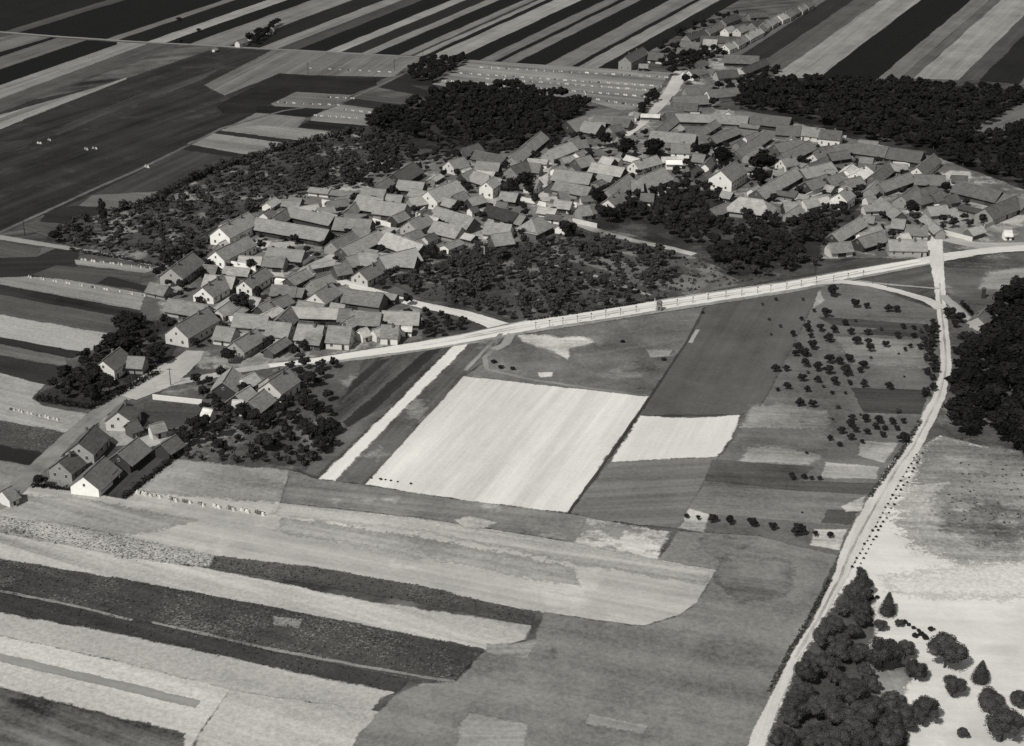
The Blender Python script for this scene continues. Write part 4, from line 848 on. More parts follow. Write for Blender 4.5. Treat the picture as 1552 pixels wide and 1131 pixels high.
def tree_px(cx, cy, rpx, style='mid', group='', label='', hf=1.25):
    r = rpx / scale_at(cy + rpx); zc = r * hf
    x, y, _ = P(cx, cy, zc); TREES.append([x, y, r, style, rpx * 3 + 100, group, label, hf])
def wpoly(pts): return [P(x, y)[:2] for x, y in pts]
ROADS = [s for s, o_ in zip(SURF, [1] * len(SURF))]
ROADZ = SURF[ROAD0:]
def on_road(x, y):
    for poly, z, bb in ROADZ:
        if bb[0] <= x <= bb[2] and bb[1] <= y <= bb[3] and in_poly(x, y, poly): return True
    return False
def scatter(pts, spacing, rmin, rmax, style, group, label, keep=1.0, clump=0.0):
    poly = wpoly(pts); xs = [p[0] for p in poly]; ys = [p[1] for p in poly]
    x0, x1, y0, y1 = min(xs), max(xs), min(ys), max(ys); cell = {}; n = int((x1 - x0) * (y1 - y0) / spacing ** 2 * 3.2)
    ph = [random.uniform(0, 6) for _ in range(4)]
    for _ in range(n):
        x, y = random.uniform(x0, x1), random.uniform(y0, y1)
        if not in_poly(x, y, poly): continue
        k = (int(x // spacing), int(y // spacing))
        if any((x - a) ** 2 + (y - b) ** 2 < spacing ** 2 for i in (-1, 0, 1) for j in (-1, 0, 1) for a, b in cell.get((k[0] + i, k[1] + j), ())): continue
        cell.setdefault(k, []).append((x, y))
        if clump:
            v = math.sin(x * .13 + ph[0]) + math.sin(y * .11 + ph[1]) + math.sin((x + y) * .07 + ph[2]) + random.uniform(-.8, .8)
            if v < (clump - .5) * 4: continue
        elif random.random() > keep: continue
        r = random.uniform(rmin, rmax)
        if hit_building(x, y, r * .35) or on_road(x, y): continue
        px, py, s = pix_of(x, y, r)
        vis = -20 < px < 1572 and -15 < py < 1150
        TREES.append([x, y, r, style, r * s if vis else 0, group, label, 1.15])
# individually traced trees
T1 = [(500, 215, 32), (622, 280, 25), (685, 295, 18), (800, 308, 22), (845, 312, 20), (470, 330, 28), (335, 365, 12), (570, 385, 18), (368, 410, 25), (435, 410, 25), (510, 420, 24), (600, 432, 20), (690, 437, 20), (880, 405, 17), (937, 412, 14), (1005, 412, 20), (1038, 378, 16), (850, 452, 20), (937, 455, 16), (480, 465, 26), (632, 480, 24), (693, 490, 22), (703, 522, 22), (788, 500, 20), (918, 512, 14), (970, 515, 18), (890, 530, 12), (290, 445, 18), (385, 455, 16), (320, 520, 32), (395, 505, 28), (300, 550, 20), (350, 545, 26), (360, 600, 26), (420, 620, 28), (485, 580, 27), (480, 640, 27), (540, 590, 22), (590, 575, 24), (575, 640, 32), (665, 610, 24), (650, 640, 18), (195, 628, 24), (253, 630, 19), (340, 680, 24), (420, 690, 21), (510, 695, 28), (595, 710, 14), (670, 710, 24), (805, 722, 23), (258, 725, 21), (207, 745, 12), (365, 742, 19), (500, 762, 13), (570, 765, 10), (325, 812, 25), (395, 820, 24), (605, 895, 19), (680, 900, 24), (750, 905, 25), (822, 912, 21), (880, 912, 18), (600, 925, 23), (550, 965, 23), (730, 940, 22), (780, 950, 17), (685, 970, 19), (625, 960, 19), (845, 950, 18), (600, 1000, 21), (770, 985, 19), (880, 1000, 34), (487, 1005, 17), (540, 1040, 15), (660, 1025, 13), (995, 770, 18)]
OR = [(1120 + x / 3.535, 380 + y / 3.535, r / 3.535) for x, y, r in T1]
OR += [(1120 + x / 3.535, 680 + y / 3.535, r / 3.535) for x, y, r in [(285, 148, 22), (350, 152, 18), (388, 160, 13), (432, 160, 14), (70, 395, 28), (180, 418, 24), (317, 435, 38), (410, 458, 17), (490, 465, 18), (362, 25, 9), (338, 345, 6)]]
OR += [(1040.9, 782.7, 4), (1057.9, 785, 4.2), (1080, 786, 7.5), (1106.8, 789, 7.5)]
bands = {}
for x, y, r in OR: bands.setdefault(int((y - 430) // 38), []).append((x, y, r))
for bi, b in enumerate(sorted(bands)):
    for i, (x, y, r) in enumerate(sorted(bands[b])):
        szw = 'large' if r > 8 else 'small' if r < 5 else 'round'
        tree_px(x, y, r * .97, 'mid', 'orchard trees left of the right-hand lane', '%s dark orchard tree, %s from left in %s row from the road' % (szw, ordinal(i), 'nearest' if bi == 0 else ordinal(bi)))
for x, y, r, st, lb in [
        (1435, 985, 26, 'near', 'largest free-standing round tree on the bright sand'), (1340, 992, 25, 'near', 'broad round tree at the left side of the sandy clearing'), (1373, 985, 13, 'near', 'slim tree touching the right side of the broad round tree'),
        (1389, 1016, 15, 'near', 'tall oval tree in the middle of the sandy clearing'), (1445, 1040, 16, 'near', 'compact round tree just below the largest one on the sand'), (1400, 1077, 20, 'near', 'textured round tree below the oval one on the sand'),
        (1346, 920, 11, 'conifer', 'pointed conifer at the upper edge of the sandy clearing'), (1335, 948, 9, 'near', 'small tree under the pointed conifer'), (1363, 945, 6, 'near', 'little shrub-like tree right of the pointed conifer'),
        (1487, 1022, 11, 'conifer', 'pointed conifer near the right edge of the sand'), (1502, 1062, 19, 'near', 'round tree in front of the right-hand conifer'), (1522, 1098, 25, 'near', 'tree group crown at the lower right corner'),
        (1303, 888, 13, 'neartall', 'pointed tree at the top tip of the lower-right wood'), (1362, 1072, 11, 'near', 'small round tree left of the textured tree'), (1460, 1112, 8, 'near', 'bush at the lower edge of the sand'), (1545, 1060, 12, 'near', 'small tree cut by the right edge of the sand')]:
    tree_px(x, y, r * 1.1, st, 'trees round the sandy clearing', lb, 1.15)
for x, y, r, st, lb in [
        (365, 457, 15, 'mid', 'round black tree in front of a small white gable'), (155, 325, 9, 'poplar', 'tall narrow tree rising above the left gardens'), (84, 357, 10, 'mid', 'round tree at the far left end of the garden belt'), (117, 347, 9, 'mid', 'second round tree at the left end of the garden belt'),
        (796, 272, 16, 'wood', 'big black tree left of the curving white street'), (776, 286, 11, 'wood', 'lower black tree beside the curving white street'), (908, 297, 13, 'wood', 'black tree left of the broad pale roof in the centre'), (924, 324, 12, 'wood', 'black tree between the centre barns and gardens'),
        (917, 211, 11, 'wood', 'tall black tree by the start of the top lane'), (947, 222, 14, 'wood', 'black tree in front of the small white wall near the top lane'), (990, 220, 15, 'wood', 'black tree left of the tall white-walled house'), (985, 232, 9, 'wood', 'dark tree under the larger one left of the white-walled house'),
        (1064, 226, 11, 'wood', 'black tree right of the tall white-walled house'), (1092, 236, 17, 'wood', 'wide black tree behind the lone white-gabled house'), (1155, 245, 22, 'wood', 'largest black tree in the upper part of the village'), (1150, 268, 14, 'wood', 'dark tree below the largest one in the upper village'),
        (1380, 314, 12, 'wood', 'round black tree between grey roofs near the road junction'), (1435, 284, 8, 'wood', 'dark tree beside the long dark barn'), (792, 352, 7, 'mid', 'slim dark tree by the hipped central roof'), (695, 310, 8, 'mid', 'small black tree below the rounded white gable'),
        (860, 345, 13, 'mid', 'dark tree at the top corner of the middle gardens'), (655, 380, 11, 'mid', 'dark tree left of the middle gardens by the roofs'), (1532, 450, 22, 'wood', 'huge dark tree at the right edge under the junction'), (1515, 470, 18, 'wood', 'dark tree left-below the huge one at the right edge'),
        (1518, 512, 16, 'wood', 'dark tree at the end of the short footpath'), (1440, 473, 10, 'mid', 'dark tree between the lane and the footpath'), (1454, 480, 9, 'mid', 'second dark tree between the lane and the footpath'), (1449, 530, 7, 'mid', 'small dark tree right of the lane bend'),
        (62, 728, 10, 'mid', 'bushy tree by the farm at the lower left edge'), (117, 715, 6, 'mid', 'small tree above the nearest white gable')]:
    tree_px(x, y, r, st, 'single trees in and round the village', lb)
for i, (x, y) in enumerate([(775, 468), (855, 470), (940, 482), (1040, 500), (1125, 495), (1220, 510), (1310, 508), (1395, 518), (1510, 522)]):
    tree_px(1152 + x / 3.88, y / 3.88, 8.2, 'wood', 'avenue trees at the upper right', '%s tree of the avenue before the upper right fields' % ordinal(i))
for i, (x, y) in enumerate([(205, 490), (275, 490)]): tree_px(1152 + x / 3.88, y / 3.88, 6, 'wood', 'avenue trees at the upper right', 'rounded tree at the left start of the avenue' if i == 0 else 'next tree after the start of the avenue')
G = 'trees of the %s'
scatter([(1302, 895), (1318, 908), (1322, 965), (1298, 995), (1312, 1030), (1335, 1065), (1365, 1100), (1385, 1150), (1178, 1150), (1206, 1055), (1235, 990), (1270, 935)], 3.9, 1.8, 3.3, 'near', G % 'lower-right wood', 'tree in the dense lower-right wood', .97)
scatter([(1462, 560), (1505, 515), (1540, 475), (1552, 440), (1700, 430), (1700, 700), (1552, 690), (1500, 655), (1480, 650), (1460, 672), (1444, 655), (1446, 610)], 4.6, 3.0, 4.6, 'wood', G % 'right-hand wood', 'tree in the black wood right of the lane bend', 1)
scatter([(555, 200), (565, 182), (610, 166), (700, 138), (750, 134), (860, 152), (895, 163), (862, 182), (868, 196), (830, 212), (790, 226), (750, 220), (680, 212), (640, 212), (600, 204)], 4.4, 2.2, 4.4, 'wood', G % 'black wood above the village', 'tree in the black wood above the village centre', .80)
scatter([(560, 205), (640, 210), (760, 224), (830, 212), (850, 220), (790, 250), (700, 245), (640, 240), (600, 262), (540, 255)], 4.6, 1.5, 3.2, 'mid', G % 'gardens under the black wood', 'dark garden tree between the black wood and the roofs', .6)
scatter([(615, 120), (640, 95), (705, 93), (690, 110), (655, 128)], 4.5, 2.4, 3.6, 'wood', G % 'small wood by the top road', 'tree in the small black copse by the top road', 1)
scatter([(1122, 166), (1125, 142), (1200, 124), (1260, 129), (1330, 134), (1560, 152), (1480, 200), (1495, 212), (1552, 190), (1700, 190), (1700, 320), (1552, 285), (1440, 248), (1410, 232), (1290, 210), (1250, 192), (1190, 174)], 4.5, 2.2, 4.4, 'wood', G % 'upper-right wood', 'tree in the long black wood at the upper right', .82)
scatter([(895, 328), (960, 302), (1010, 272), (1040, 252), (1085, 290), (1090, 315), (1140, 332), (1180, 330), (1240, 312), (1310, 306), (1250, 350), (1235, 388), (1200, 410), (1120, 414), (1060, 388), (1000, 350), (920, 335)], 4.3, 2.0, 3.6, 'mid', G % 'central gardens', 'tree in the dense dark gardens right of centre', .76)
scatter([(75, 365), (110, 338), (180, 318), (250, 300), (300, 270), (370, 240), (440, 222), (520, 203), (560, 200), (620, 228), (600, 258), (520, 290), (440, 315), (380, 322), (320, 350), (310, 390), (240, 395), (130, 378)], 3.7, 1.4, 3.0, 'garden', G % 'left garden belt', 'garden tree in the belt left of the village', .62)
scatter([(515, 270), (600, 246), (700, 232), (760, 228), (740, 245), (620, 268), (530, 292)], 4.4, 1.3, 2.8, 'mid', G % 'upper village edge', 'tree along the upper village edge', .7)
scatter([(235, 400), (260, 385), (330, 400), (310, 440), (240, 470), (232, 430)], 4.4, 1.3, 2.6, 'mid', G % 'left-end farm gardens', 'dark tree between the left-end farmhouses', .6)
scatter([(590, 425), (650, 385), (780, 372), (850, 345), (880, 362), (1000, 385), (1050, 412), (1000, 442), (960, 458), (880, 478), (785, 488), (720, 472), (650, 452)], 3.3, 1.2, 2.8, 'garden', G % 'middle gardens', 'fruit tree in gardens above main road', .6)
scatter([(1050, 400), (1130, 412), (1240, 390), (1250, 400), (1200, 415), (1130, 428)], 4, 1.3, 2.6, 'garden', G % 'middle gardens', 'fruit tree in gardens above main road', .6)
scatter([(165, 505), (200, 488), (258, 486), (270, 520), (235, 555), (195, 595), (150, 612), (60, 605), (95, 578), (140, 540)], 4.2, 1.8, 3.4, 'mid', G % 'gardens round the lone cottage', 'tree in the dark garden round the lone cottage', .82)
scatter([(268, 690), (275, 655), (330, 602), (390, 600), (500, 605), (505, 680), (462, 710), (400, 702)], 3.5, 1.3, 2.7, 'mid', G % 'lower orchard', 'orchard tree above the pale foreground field', .72)
scatter([(440, 562), (512, 546), (498, 575), (470, 600), (440, 590)], 3.6, 1.6, 2.8, 'mid', G % 'thicket under the road start', 'tree in the thicket below the start of the white road', .95)
scatter([(640, 476), (715, 490), (700, 505), (645, 516)], 3.2, 1.3, 2.4, 'mid', G % 'triangle between the roads', 'tree in the dark triangle where the two white roads meet', .9)
scatter([(330, 520), (400, 515), (470, 535), (440, 545), (340, 552)], 3.6, 1.5, 2.8, 'mid', G % 'front gardens at the left bend', 'tree in the front gardens above the road start', .85)
scatter([(285, 590), (340, 565), (345, 595), (320, 615)], 3.4, 1.4, 2.6, 'mid', G % 'front gardens at the left bend', 'tree in the front gardens above the road start', .9)
scatter([(300, 455), (330, 430), (318, 500), (305, 540), (290, 530)], 4, 1.8, 2.8, 'mid', G % 'left-end farm gardens', 'dark tree between the left-end farmhouses', .9)
scatter([(962, 182), (990, 143), (999, 150), (975, 184)], 3.5, 2.0, 3, 'wood', G % 'top lane', 'tree in the dark row along the top lane', 1)
scatter([(1000, 100), (1030, 82), (1095, 80), (1100, 92), (1050, 105), (1060, 125), (1035, 130)], 4.6, 2.2, 3.6, 'wood', G % 'hamlet edge', 'dark tree below the top hamlet', .85)
scatter([(1078, 140), (1150, 118), (1180, 108), (1170, 125), (1125, 160), (1080, 165)], 4.6, 2.2, 3.4, 'wood', G % 'hamlet edge', 'dark tree below the top hamlet', .85)
scatter([(975, 95), (1040, 45), (1110, 20), (1120, 30), (1060, 60), (1010, 95)], 5.5, 2.0, 3.2, 'wood', G % 'hamlet gardens', 'garden tree among the houses of the top hamlet', .45)
scatter([(372, 66), (395, 50), (425, 35), (402, 58), (388, 68)], 4.5, 2.4, 3.6, 'wood', G % 'far farmstead', 'dark tree at the lone farmstead on the top road', .9)
scatter([(1400, 505), (1416, 505), (1417, 590), (1402, 605)], 3.2, 1.3, 2.2, 'mid', G % 'hedge by the lane', 'tall bush in the thick hedge left of the lane bend', 1)
scatter([(240, 400), (640, 260), (900, 190), (1400, 250), (1500, 340), (1300, 390), (900, 320), (620, 400), (640, 510), (400, 540), (280, 520)], 5.2, .9, 2.6, 'mid', G % 'village yards', 'small tree standing in a yard between the roofs', .75)
scatter([(1440, 500), (1500, 480), (1560, 400), (1700, 390), (1700, 440), (1560, 480), (1470, 540)], 6, 1.6, 3.2, 'mid', G % 'rough ground at the right', 'tree on the rough ground right of the lane', .5)
scatter([(265, 690), (480, 700), (460, 712), (265, 697)], 3.5, .9, 1.6, 'garden', G % 'lower orchard', 'orchard tree above the pale foreground field', .8)

scatter([(1135, 460), (1210, 450), (1405, 500), (1400, 650), (1250, 640)], 7, .5, 1.0, 'garden', G % 'orchard undergrowth', 'low bush in the grass between the orchard trees', .5)
TREES.sort(key=lambda t: -t[4])
indiv = [t for t in TREES if t[4] > 0][:300]; rest = TREES[300:] if len(indiv) == 300 else []
byg = {}
for t in indiv:
    t.append(pix_of(t[0], t[1], t[2])[:2]); byg.setdefault(t[6], []).append(t)
for lb, lst in byg.items():
    if len(lst) < 2: continue
    lo = min(t[8][1] for t in lst); bh = 24.0; bd = {}
    for t in lst: bd.setdefault(int((t[8][1] - lo) // bh), []).append(t)
    for bi, b in enumerate(sorted(bd)):
        for i, t in enumerate(sorted(bd[b], key=lambda q: q[8][0])):
            t[6] = '%s, %s%s, %s row' % (lb, ordinal(i), '' if i == 0 else ' from left', 'top' if bi == 0 else ordinal(bi))
def plant_tree(t):
    x, y, r, st, s, g, lb, hf = t[:8]
    z = ground_z(x, y)
    hz = {'near': .95, 'neartall': 1.0, 'conifer': 1.0, 'poplar': 1.2}.get(st, .92)
    crown_me = random.choice(PROT[st])[0]
    root = empty('conifer_tree' if st == 'conifer' else 'broadleaf_tree' if r > 1.8 else 'fruit_tree', (x, y, z), random.uniform(0, 6.28)); tag(root, lb, 'tree', g)
    hv = 1.25 if st in ('neartall', 'conifer', 'poplar') else 1.0
    zc = r * hf * hv
    put('trunk', TRUNK, root, (0, 0, -.1), 0, (max(.9, r * .8),) * 2 + (zc * .85,))
    c = put('crown', crown_me, root, (0, 0, zc), random.uniform(0, 6.28), (r * random.uniform(1.08, 1.26), r * random.uniform(1.08, 1.26), r * hz * random.uniform(1.0, 1.22)))
for t in indiv: plant_tree(t)
# the remaining, smaller trees: one stand of foliage per kind of ground
MASS = {}
for t in rest: MASS.setdefault(t[3] if t[3] in LOW else 'mid', []).append(t)
for key, lst in MASS.items():
    VV, FF = [], []; c = 0
    for x, y, r, st, s, g, lb, hf in lst:
        V, F = random.choice(LOW[key]); a = random.uniform(0, 6.28); R_ = np.array(((math.cos(a), -math.sin(a), 0), (math.sin(a), math.cos(a), 0), (0, 0, 1)))
        v = (V @ R_.T) * np.array((r, r, r * random.uniform(.8, 1.1))) + np.array((x, y, r * hf)); VV.append(v); FF.append(F + c); c += len(v)
    o = put({'mid': 'garden_tree_thicket', 'garden': 'fruit_tree_thicket', 'wood': 'distant_woodland', 'near': 'wood_undergrowth'}[key], fast_mesh('trees_' + key, np.concatenate(VV), np.concatenate(FF), {'mid': LEAF, 'garden': LEAF_MID, 'wood': LEAF_DEEP, 'near': LEAF_NEAR}[key]))
    tag(o, {'mid': 'dark smaller trees filling the gardens between the larger ones', 'garden': 'small fruit trees and bushes filling gardens and yards', 'wood': 'black tree mass of the woods above and right of the village', 'near': 'smaller trees filling the lower-right wood'}[key], 'trees', kind='stuff')

# ------------------------------------------------------------------ garden undergrowth and ragged crops (uncountable)
def tufts(name, label, polys, dens, size, mat, zoff=0.05, hgt=1.0):
    VV, FF = [], []; c = 0
    for pts in polys:
        poly = wpoly(pts); xs = [p[0] for p in poly]; ys = [p[1] for p in poly]
        n = int((max(xs) - min(xs)) * (max(ys) - min(ys)) * dens)
        X = rng.uniform(min(xs), max(xs), n); Y = rng.uniform(min(ys), max(ys), n)
        ins = np.zeros(n, bool); j = len(poly) - 1
        for i in range(len(poly)):
            xi, yi = poly[i]; xj, yj = poly[j]
            if yi != yj: ins ^= ((yi > Y) != (yj > Y)) & (X < (xj - xi) * (Y - yi) / (yj - yi) + xi)
            j = i
        X, Y = X[ins], Y[ins]; keep = np.array([not hit_building(a, b) for a, b in zip(X, Y)], bool) if len(X) < 9000 else np.ones(len(X), bool)
        X, Y = X[keep], Y[keep]; m = len(X)
        S = size * rng.uniform(.5, 1.5, m)
        P0 = np.stack([X, Y, np.full(m, zoff)], 1)
        for q in range(3):
            a = rng.uniform(0, 6.28, m); dx = np.stack([np.cos(a), np.sin(a), np.zeros(m)], 1) * S[:, None]
            tip = P0 + np.stack([rng.normal(0, .3, m) * S, rng.normal(0, .3, m) * S, S * hgt], 1)
            V = np.stack([P0 - dx, P0 + dx, tip], 1).reshape(-1, 3); VV.append(V); FF.append(np.arange(m * 3).reshape(m, 3) + c); c += m * 3
    o = put(name, fast_mesh(name, np.concatenate(VV), np.concatenate(FF), mat)); tag(o, label, 'plants', kind='stuff')
BEET = plain_mat('beet_leaves', 74, .3, .8, 0, 0)
SCRUB = leafm('scrub_leaves', 66, .5, 0)
tufts('beet_crop', 'knee-high dark row crop in the foreground strips', [
    [(325, 842), (480, 860), (640, 888), (810, 930), (806, 948), (660, 918), (318, 862)], [(6, 848), (200, 880), (400, 918), (735, 984), (690, 1032), (400, 985), (6, 895)], [(6, 897), (400, 985), (620, 1030), (600, 1052), (200, 968), (6, 928)]], .8, .32, BEET, .05, .8)
tufts('beet_crop', 'scattered crop plants in the speckled strip at left', [[(6, 784), (100, 795), (325, 842), (330, 860), (200, 850), (6, 810)]], .45, .3, BEET, .05, .8)
tufts('garden_undergrowth', 'bushes and vegetable beds under the garden trees', [
    [(75, 365), (110, 338), (250, 300), (370, 240), (520, 203), (620, 228), (520, 290), (380, 322), (310, 390), (130, 378)],
    [(590, 425), (780, 372), (880, 345), (1050, 395), (1240, 392), (1130, 428), (960, 458), (785, 488), (650, 452)], [(200, 488), (265, 482), (270, 525), (200, 598), (60, 605), (140, 540)], [(268, 692), (275, 655), (330, 602), (500, 605), (505, 680), (462, 710)]], .13, .75, SCRUB, .05, 1.0)
tufts('rough_grass_tufts', 'dark grass tufts on the thin grassland right of the lane', [[(1430, 740), (1480, 755), (1600, 780), (1600, 830), (1500, 815), (1440, 795)], [(1450, 690), (1600, 720), (1600, 770), (1450, 750)]], .12, .45, SCRUB, .05, .8)

# ------------------------------------------------------------------ hedges
def hedge(label, pts, wd, h, mat=LEAF, dens=7):
    w_ = [np.array(P(x, y)) for x, y in pts]; VV, FF = [], []; c = 0
    for a, b in zip(w_[:-1], w_[1:]):
        L = np.linalg.norm(b - a); d = (b - a) / L; nn = np.array((-d[1], d[0], 0)); m = int(L * dens * (wd + h))
        t = rng.uniform(0, L, (m, 1)); p = a + d * t + nn * rng.uniform(-wd / 2, wd / 2, (m, 1)); p[:, 2] = rng.uniform(.2, h, m) * (0.8 + .25 * np.sin(t[:, 0] * 1.3))
        u = rng.normal(size=(m, 3)); u /= np.linalg.norm(u, axis=1)[:, None]; v = np.cross(u, rng.normal(size=(m, 3))); v /= np.linalg.norm(v, axis=1)[:, None]; s = .35
        q = np.stack([p - u * s, p + u * s, p + v * s * 1.3], 1).reshape(-1, 3); VV.append(q); FF.append(np.arange(m * 3).reshape(m, 3) + c); c += m * 3
    o = put('hedge', fast_mesh('hedge', np.concatenate(VV), np.concatenate(FF), mat)); tag(o, label, 'hedge')
hedge('straight dark hedge bounding the farm beside the pale foreground field', [(188, 756), (268, 693)], 1.6, 1.7)
hedge('low dark hedge in front of the lower-left farm', [(48, 738), (106, 743)], 1.3, 1.2)
hedge('dark hedge along the lane edge left of the lowest farm', [(4, 765), (28, 748)], 1.5, 1.6)
hedge('dark hedge bounding the lone cottage garden above the lane', [(55, 605), (140, 620), (195, 590), (240, 565)], 2.4, 1.8)
hedge('black hedge along the upper edge of the left garden belt', [(170, 325), (232, 305), (300, 270), (370, 244), (460, 217), (545, 200)], 3.0, 3.0, LEAF_DEEP)
hedge('short black hedge beside the footpath at the junction', [(1457, 461), (1480, 484)], 1.2, 1.8, LEAF_DEEP)
hedge('dark hedge along the left edge of the lane beyond the orchard', [(1395, 640), (1368, 683), (1318, 755)], 1.2, .9, SCRUB)
hedge('thin grass hedge along the lane before the lower meadow', [(1258, 880), (1228, 935), (1192, 997), (1165, 1050)], .9, .6, SCRUB)
hedge('dark broken hedge below the garden belt along the left path', [(105, 380), (180, 392), (245, 405)], 1.6, 1.5)
hedge('low dark hedge behind the main road gardens', [(800, 487), (860, 478), (960, 462), (1010, 452)], 1.2, 1.0)

# ------------------------------------------------------------------ stooks, posts, bushes
STRAW = plain_mat('straw', 212, .1, 2); STRAW_FAR = plain_mat('weathered_straw', 205, .1, 2)
def stook_mesh(mat):
    bm = bmesh.new()
    for i in range(7):
        a = i * .9; x = -1.0 + (i % 4) * .66; y = (-.2 if i % 2 else .2)
        r = bmesh.ops.create_cone(bm, cap_ends=True, segments=6, radius1=.46, radius2=.24, depth=1.3)
        bmesh.ops.transform(bm, matrix=Matrix.Translation((x, y, .65)) @ Matrix.Rotation(.2 * (1 if y < 0 else -1), 4, 'X'), verts=r['verts'])
    return bm_mesh('stook', bm, mat)
ST_ME, ST_FAR = stook_mesh(STRAW), stook_mesh(STRAW_FAR)
def stooks(group, label, rows, me, sc=1.0, jit=.6):
    for ri, (x1, y1, x2, y2, n) in enumerate(rows):
        for i in range(n):
            t = i / max(1, n - 1); px = x1 + (x2 - x1) * t + random.uniform(-jit, jit) * 2; py = y1 + (y2 - y1) * t + random.uniform(-.4, .4) * jit
            x, y, _ = P(px, py); k = sc * random.uniform(.8, 1.2)
            o = put('sheaf_stook', me, None, (x, y, ground_z(x, y)), math.radians(-28) + random.uniform(-.3, .3), (k * 1.1, k, k * .62)); tag(o, label + (', %s%s' % (ordinal(i), '' if i == 0 else ' from left') if n > 1 else '') + (', %s row' % ('top' if ri == 0 else ordinal(ri)) if len(rows) > 1 else ''), 'stook', group)
stooks('sheaf stooks in the wide foreground field', 'bright stook in the line across the wide field', [(214, 750, 238, 754, 3), (262, 759, 394, 780, 7)], ST_ME, 1.15, .5)
stooks('sheaf stooks at the left edge', 'stook in the short row at the left edge', [(19, 622, 84, 637, 6)], ST_ME, .85, .4)
stooks('sheaf stooks in the upper left-edge field', 'stook in the long line across left stubble', [(46, 421, 218, 449, 10)], ST_ME, .85, .4)
stooks('sheaf stooks by the left path', 'faint stook in the row under the left path', [(128, 395, 225, 407, 8)], ST_FAR, .8, .5)
stooks('sheaf stooks in the stubble left of the black wood', 'small stook left of the black wood', [(478, 176, 540, 180, 7), (522, 167, 598, 176, 7), (420, 156, 512, 160, 8), (500, 148, 535, 150, 4), (470, 104, 590, 110, 9)], ST_FAR, .75)
stooks('sheaf stooks in the big field under the top road', 'small stook in the field under the top road', [(730, 103, 1010, 118, 22), (700, 112, 1000, 132, 24), (672, 124, 975, 147, 24), (740, 120, 990, 138, 20), (870, 146, 970, 162, 9)], ST_FAR, .85)
stooks('white heaps on the dark upper left field', 'small white heap lying beside the diagonal path', [(223, 254, 223, 254, 1)], ST_ME, 1.3, 0)
stooks('white specks on the dark upper left field', 'tiny pale heap on the dark upper-left field', [(60, 218, 75, 213, 2), (131, 227, 144, 226, 2)], ST_FAR, 1.0, 0)

POSTM = plain_mat('post_wood', 84, .2, 2); POSTW = plain_mat('whitewashed_post', 225, .05, 2); DARKPOST = plain_mat('tarred_post', 40, .2, 2)
def post_mesh(name, h, r, mat, crown=False):
    bm = bmesh.new(); q = bmesh.ops.create_cone(bm, cap_ends=True, segments=6, radius1=r, radius2=r * .7, depth=h); bmesh.ops.translate(bm, verts=q['verts'], vec=(0, 0, h / 2)); return bm_mesh(name, bm, mat)
sap_tr = post_mesh('trunk', 2.3, .10, POSTM); sap_cr = fast_mesh('crown', *(lambda VF: (VF[0] * .32, VF[1]))(LOW['garden'][0]), LEAF_MID)
# young avenue trees along the lower edge of the main road
sp = [(812, 499), (833, 496), (853, 492), (875, 489), (896, 485), (918, 481), (940, 478), (964, 474), (1026, 464), (1050, 460), (1073, 456), (1100, 452), (1124, 449), (1148, 445), (1168, 442), (1192, 439), (1214, 435), (1237, 430), (1263, 428), (1285, 424), (1308, 420), (1322, 431), (1345, 437)]
for i, (x, y) in enumerate(sp):
    X, Y, _ = P(x, y); root = empty('roadside_sapling', (X, Y, ground_z(X, Y))); tag(root, 'thin roadside sapling along the main road, %s of the row%s' % (ordinal(i), '' if i == 0 else ' from left'), 'sapling', 'saplings along the main road')
    put('trunk', sap_tr, root); put('crown', sap_cr, root, (0, 0, 2.2), i)
def pole(label, px, py, h=8.0, mat=DARKPOST, r=.16, cross=True, name='utility_pole', cat='pole'):
    X, Y, _ = P(px, py); root = empty(name, (X, Y, ground_z(X, Y))); tag(root, label, cat, 'poles in the fields' if cat == 'pole' else None)
    put('pole', post_mesh('pole', h, r, mat), root)
    if cross:
        bm = bmesh.new(); box(bm, -.9, .9, -.06, .06, h - .6, h - .45); put('crossarm', bm_mesh('crossarm', bm, mat), root, (0, r, 0))
pole('dark pole at the near edge of the pale meadow, upper left', 467, 112, 7); pole('dark pole by the diagonal path near the small copse', 598, 107, 7); pole('dark pole beside the left path near the photo edge', 38, 358, 8)
pole('dark pole at the corner of the copse on the top road', 641, 92, 6); pole('pole standing on the first bend of the broad left lane', 259, 585, 6, POSTM)
pole('white mast at the upper edge of the black wood, left one', 834, 150, 5, POSTW, .35, False, 'white_mast', 'mast'); pole('white mast at the upper edge of the black wood, right one', 887, 160, 7, POSTW, .35, False, 'white_mast', 'mast')
pole('slender white post beside the brown hut on the main road', 992, 470, 4.2, POSTW, .16, False, 'white_post', 'post'); pole('short white post on the far edge of the main road', 1071, 454, 2.6, POSTW, .16, False, 'white_post', 'post')
pole('whitish mast in front of the hipped central roof', 734, 398, 6.5, POSTW, .14, False, 'white_mast', 'mast')
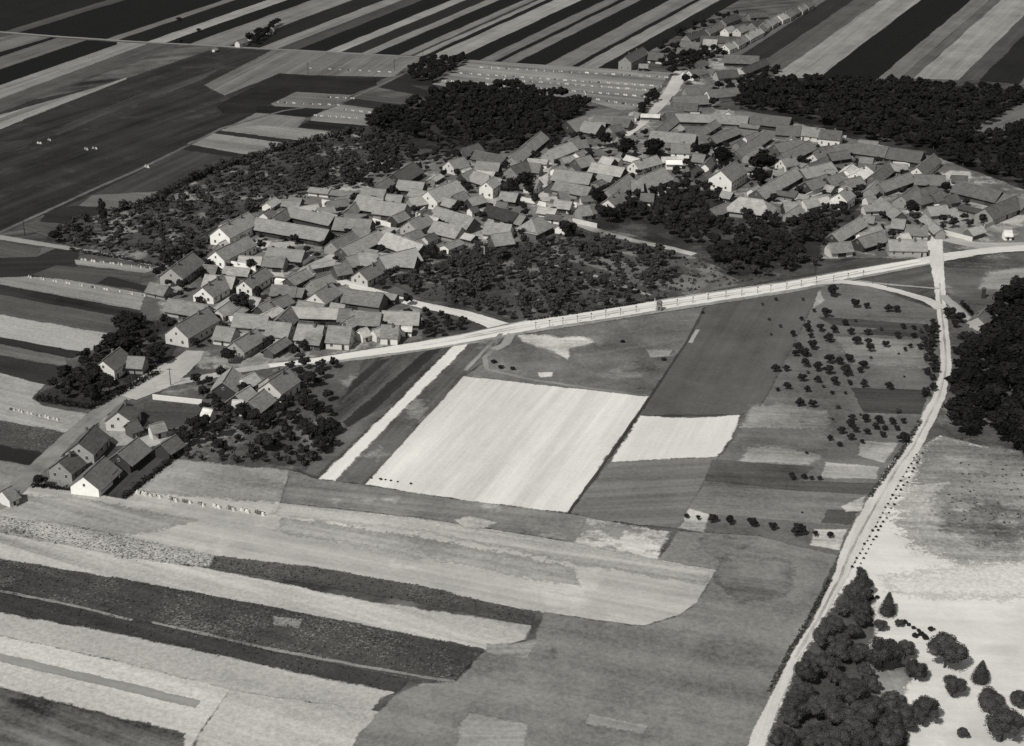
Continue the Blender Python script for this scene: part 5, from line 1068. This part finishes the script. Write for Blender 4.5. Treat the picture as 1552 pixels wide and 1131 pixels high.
# wayside hut and dark tower
X, Y, _ = P(999, 471); root = empty('wayside_hut', (X, Y, ground_z(X, Y)), math.radians(-12)); tag(root, 'narrow brown wooden hut at the roadside beside a white post', 'hut')
bm = bmesh.new(); box(bm, -.9, .9, -.8, .8, 0, 2.9); put('wall', bm_mesh('wall', bm, plain_mat('brown_boards', 112, .2, 2)), root)
bm = bmesh.new(); q = bmesh.ops.create_cone(bm, cap_ends=True, segments=4, radius1=1.5, radius2=.1, depth=.9); bmesh.ops.rotate(bm, verts=q['verts'], matrix=Matrix.Rotation(math.pi / 4, 3, 'Z')); bmesh.ops.translate(bm, verts=q['verts'], vec=(0, 0, 3.35)); put('roof', bm_mesh('roof', bm, roofm(84)), root)
put('door', DOOR_ME, root, (0, -.8, .05), math.pi, (.8, 1, .9))
X, Y, _ = P(1490, 452); root = empty('dark_tower', (X, Y, ground_z(X, Y))); tag(root, 'small dark upright tower on the open ground right of the lane', 'tower')
bm = bmesh.new(); box(bm, -.55, .55, -.55, .55, 0, 3.6); put('wall', bm_mesh('wall', bm, plain_mat('dark_boards', 60, .2, 2)), root)
bm = bmesh.new(); box(bm, -.8, .8, -.8, .8, 3.6, 3.85); box(bm, -.4, .4, -.4, .4, 3.85, 4.1); put('roof', bm_mesh('roof', bm, roofm(72)), root)
# hut by the footpath
building(1482, 480, 1496, 466, w=6, hw=2.6, rt=96, wt=150, kind='shed', place='x')['label'] = 'small shed just right of the footpath below the junction'
BLD[-1][0]['category'] = 'shed'
# far farmstead on the top road
for (a, b, c, d, t, lb) in [(376, 52, 387, 51, 110, 'pale building of the lone farmstead on the top road'), (359, 62, 372, 58, 100, 'low building nearest the top road at the lone farmstead'), (405, 43, 412, 42, 120, 'tiny bright shed beyond the lone farmstead'), (323, 74, 327, 72, 130, 'tiny pale hut just below the top road')]:
    r_ = building(a, b, c, d, w=4.5 if c - a > 5 else 2.2, hw=2.8 if c - a > 5 else 1.6, rt=t, wt=190, kind='shed', place='y'); r_['label'] = lb; r_['category'] = 'shed'
# a far wagon-like dark shape is only a bush: round bushes along the strips
bush = fast_mesh('bush', *LOW['mid'][1], LEAF)
def bushes(group, labels, pts, r):
    for i, (x, y) in enumerate(pts):
        X, Y, _ = P(x, y); k = r * random.uniform(.75, 1.25)
        o = put('bush', bush, None, (X, Y, ground_z(X, Y) + k * .55), random.uniform(0, 6), (k * 1.2, k, k * .8)); tag(o, '%s, %s in sequence' % (labels, 'first' if i == 0 else ordinal(i)) if isinstance(labels, str) else labels[i], 'bush', group)
bushes('bushes on the far strips', ['dark bush on the far pale strip, upper left', 'dark bush left of the lone farmstead', 'tiny bush by the top road'], [(271, 31), (300, 48), (274, 63)], 2.2)
rowp = []
for j, off in enumerate((0, 9)):
    for k in range(26):
        t = k / 25.0; y = 690 + t * 172; x = 1388.5 + off - (y - 690) * (.57 if y < 800 else .565)
        rowp.append((x + random.uniform(-.5, .5), y + random.uniform(-1.5, 1.5)))
bushes('low bushes in two rows along the lane', 'low dark bush in the double row along the lane beside the sand', rowp, .4)
bushes('small bushes at the sand edge', 'tiny bush among the scrub at the sand edge by the conifer', [(1312, 905), (1318, 900), (1322, 910), (1328, 908), (1370, 945), (1378, 950), (1384, 955), (1391, 958), (1388, 968), (1396, 965), (1404, 970), (1411, 958)], .8)
bushes('bushes on the road meadow', 'small dark bush on the meadow under the main road', [(1066, 476), (776, 562), (760, 560), (748, 552), (943, 520), (1006, 548)], 1.0)
bushes('tiny bushes at the big field corner', 'tiny bush at the lower left corner of the brightest field', [(563, 726), (577, 728), (584, 729), (592, 730), (603, 732), (622, 735)], .45)
print('TREES', len(TREES), 'indiv', len(indiv), 'buildings', len(BLD))
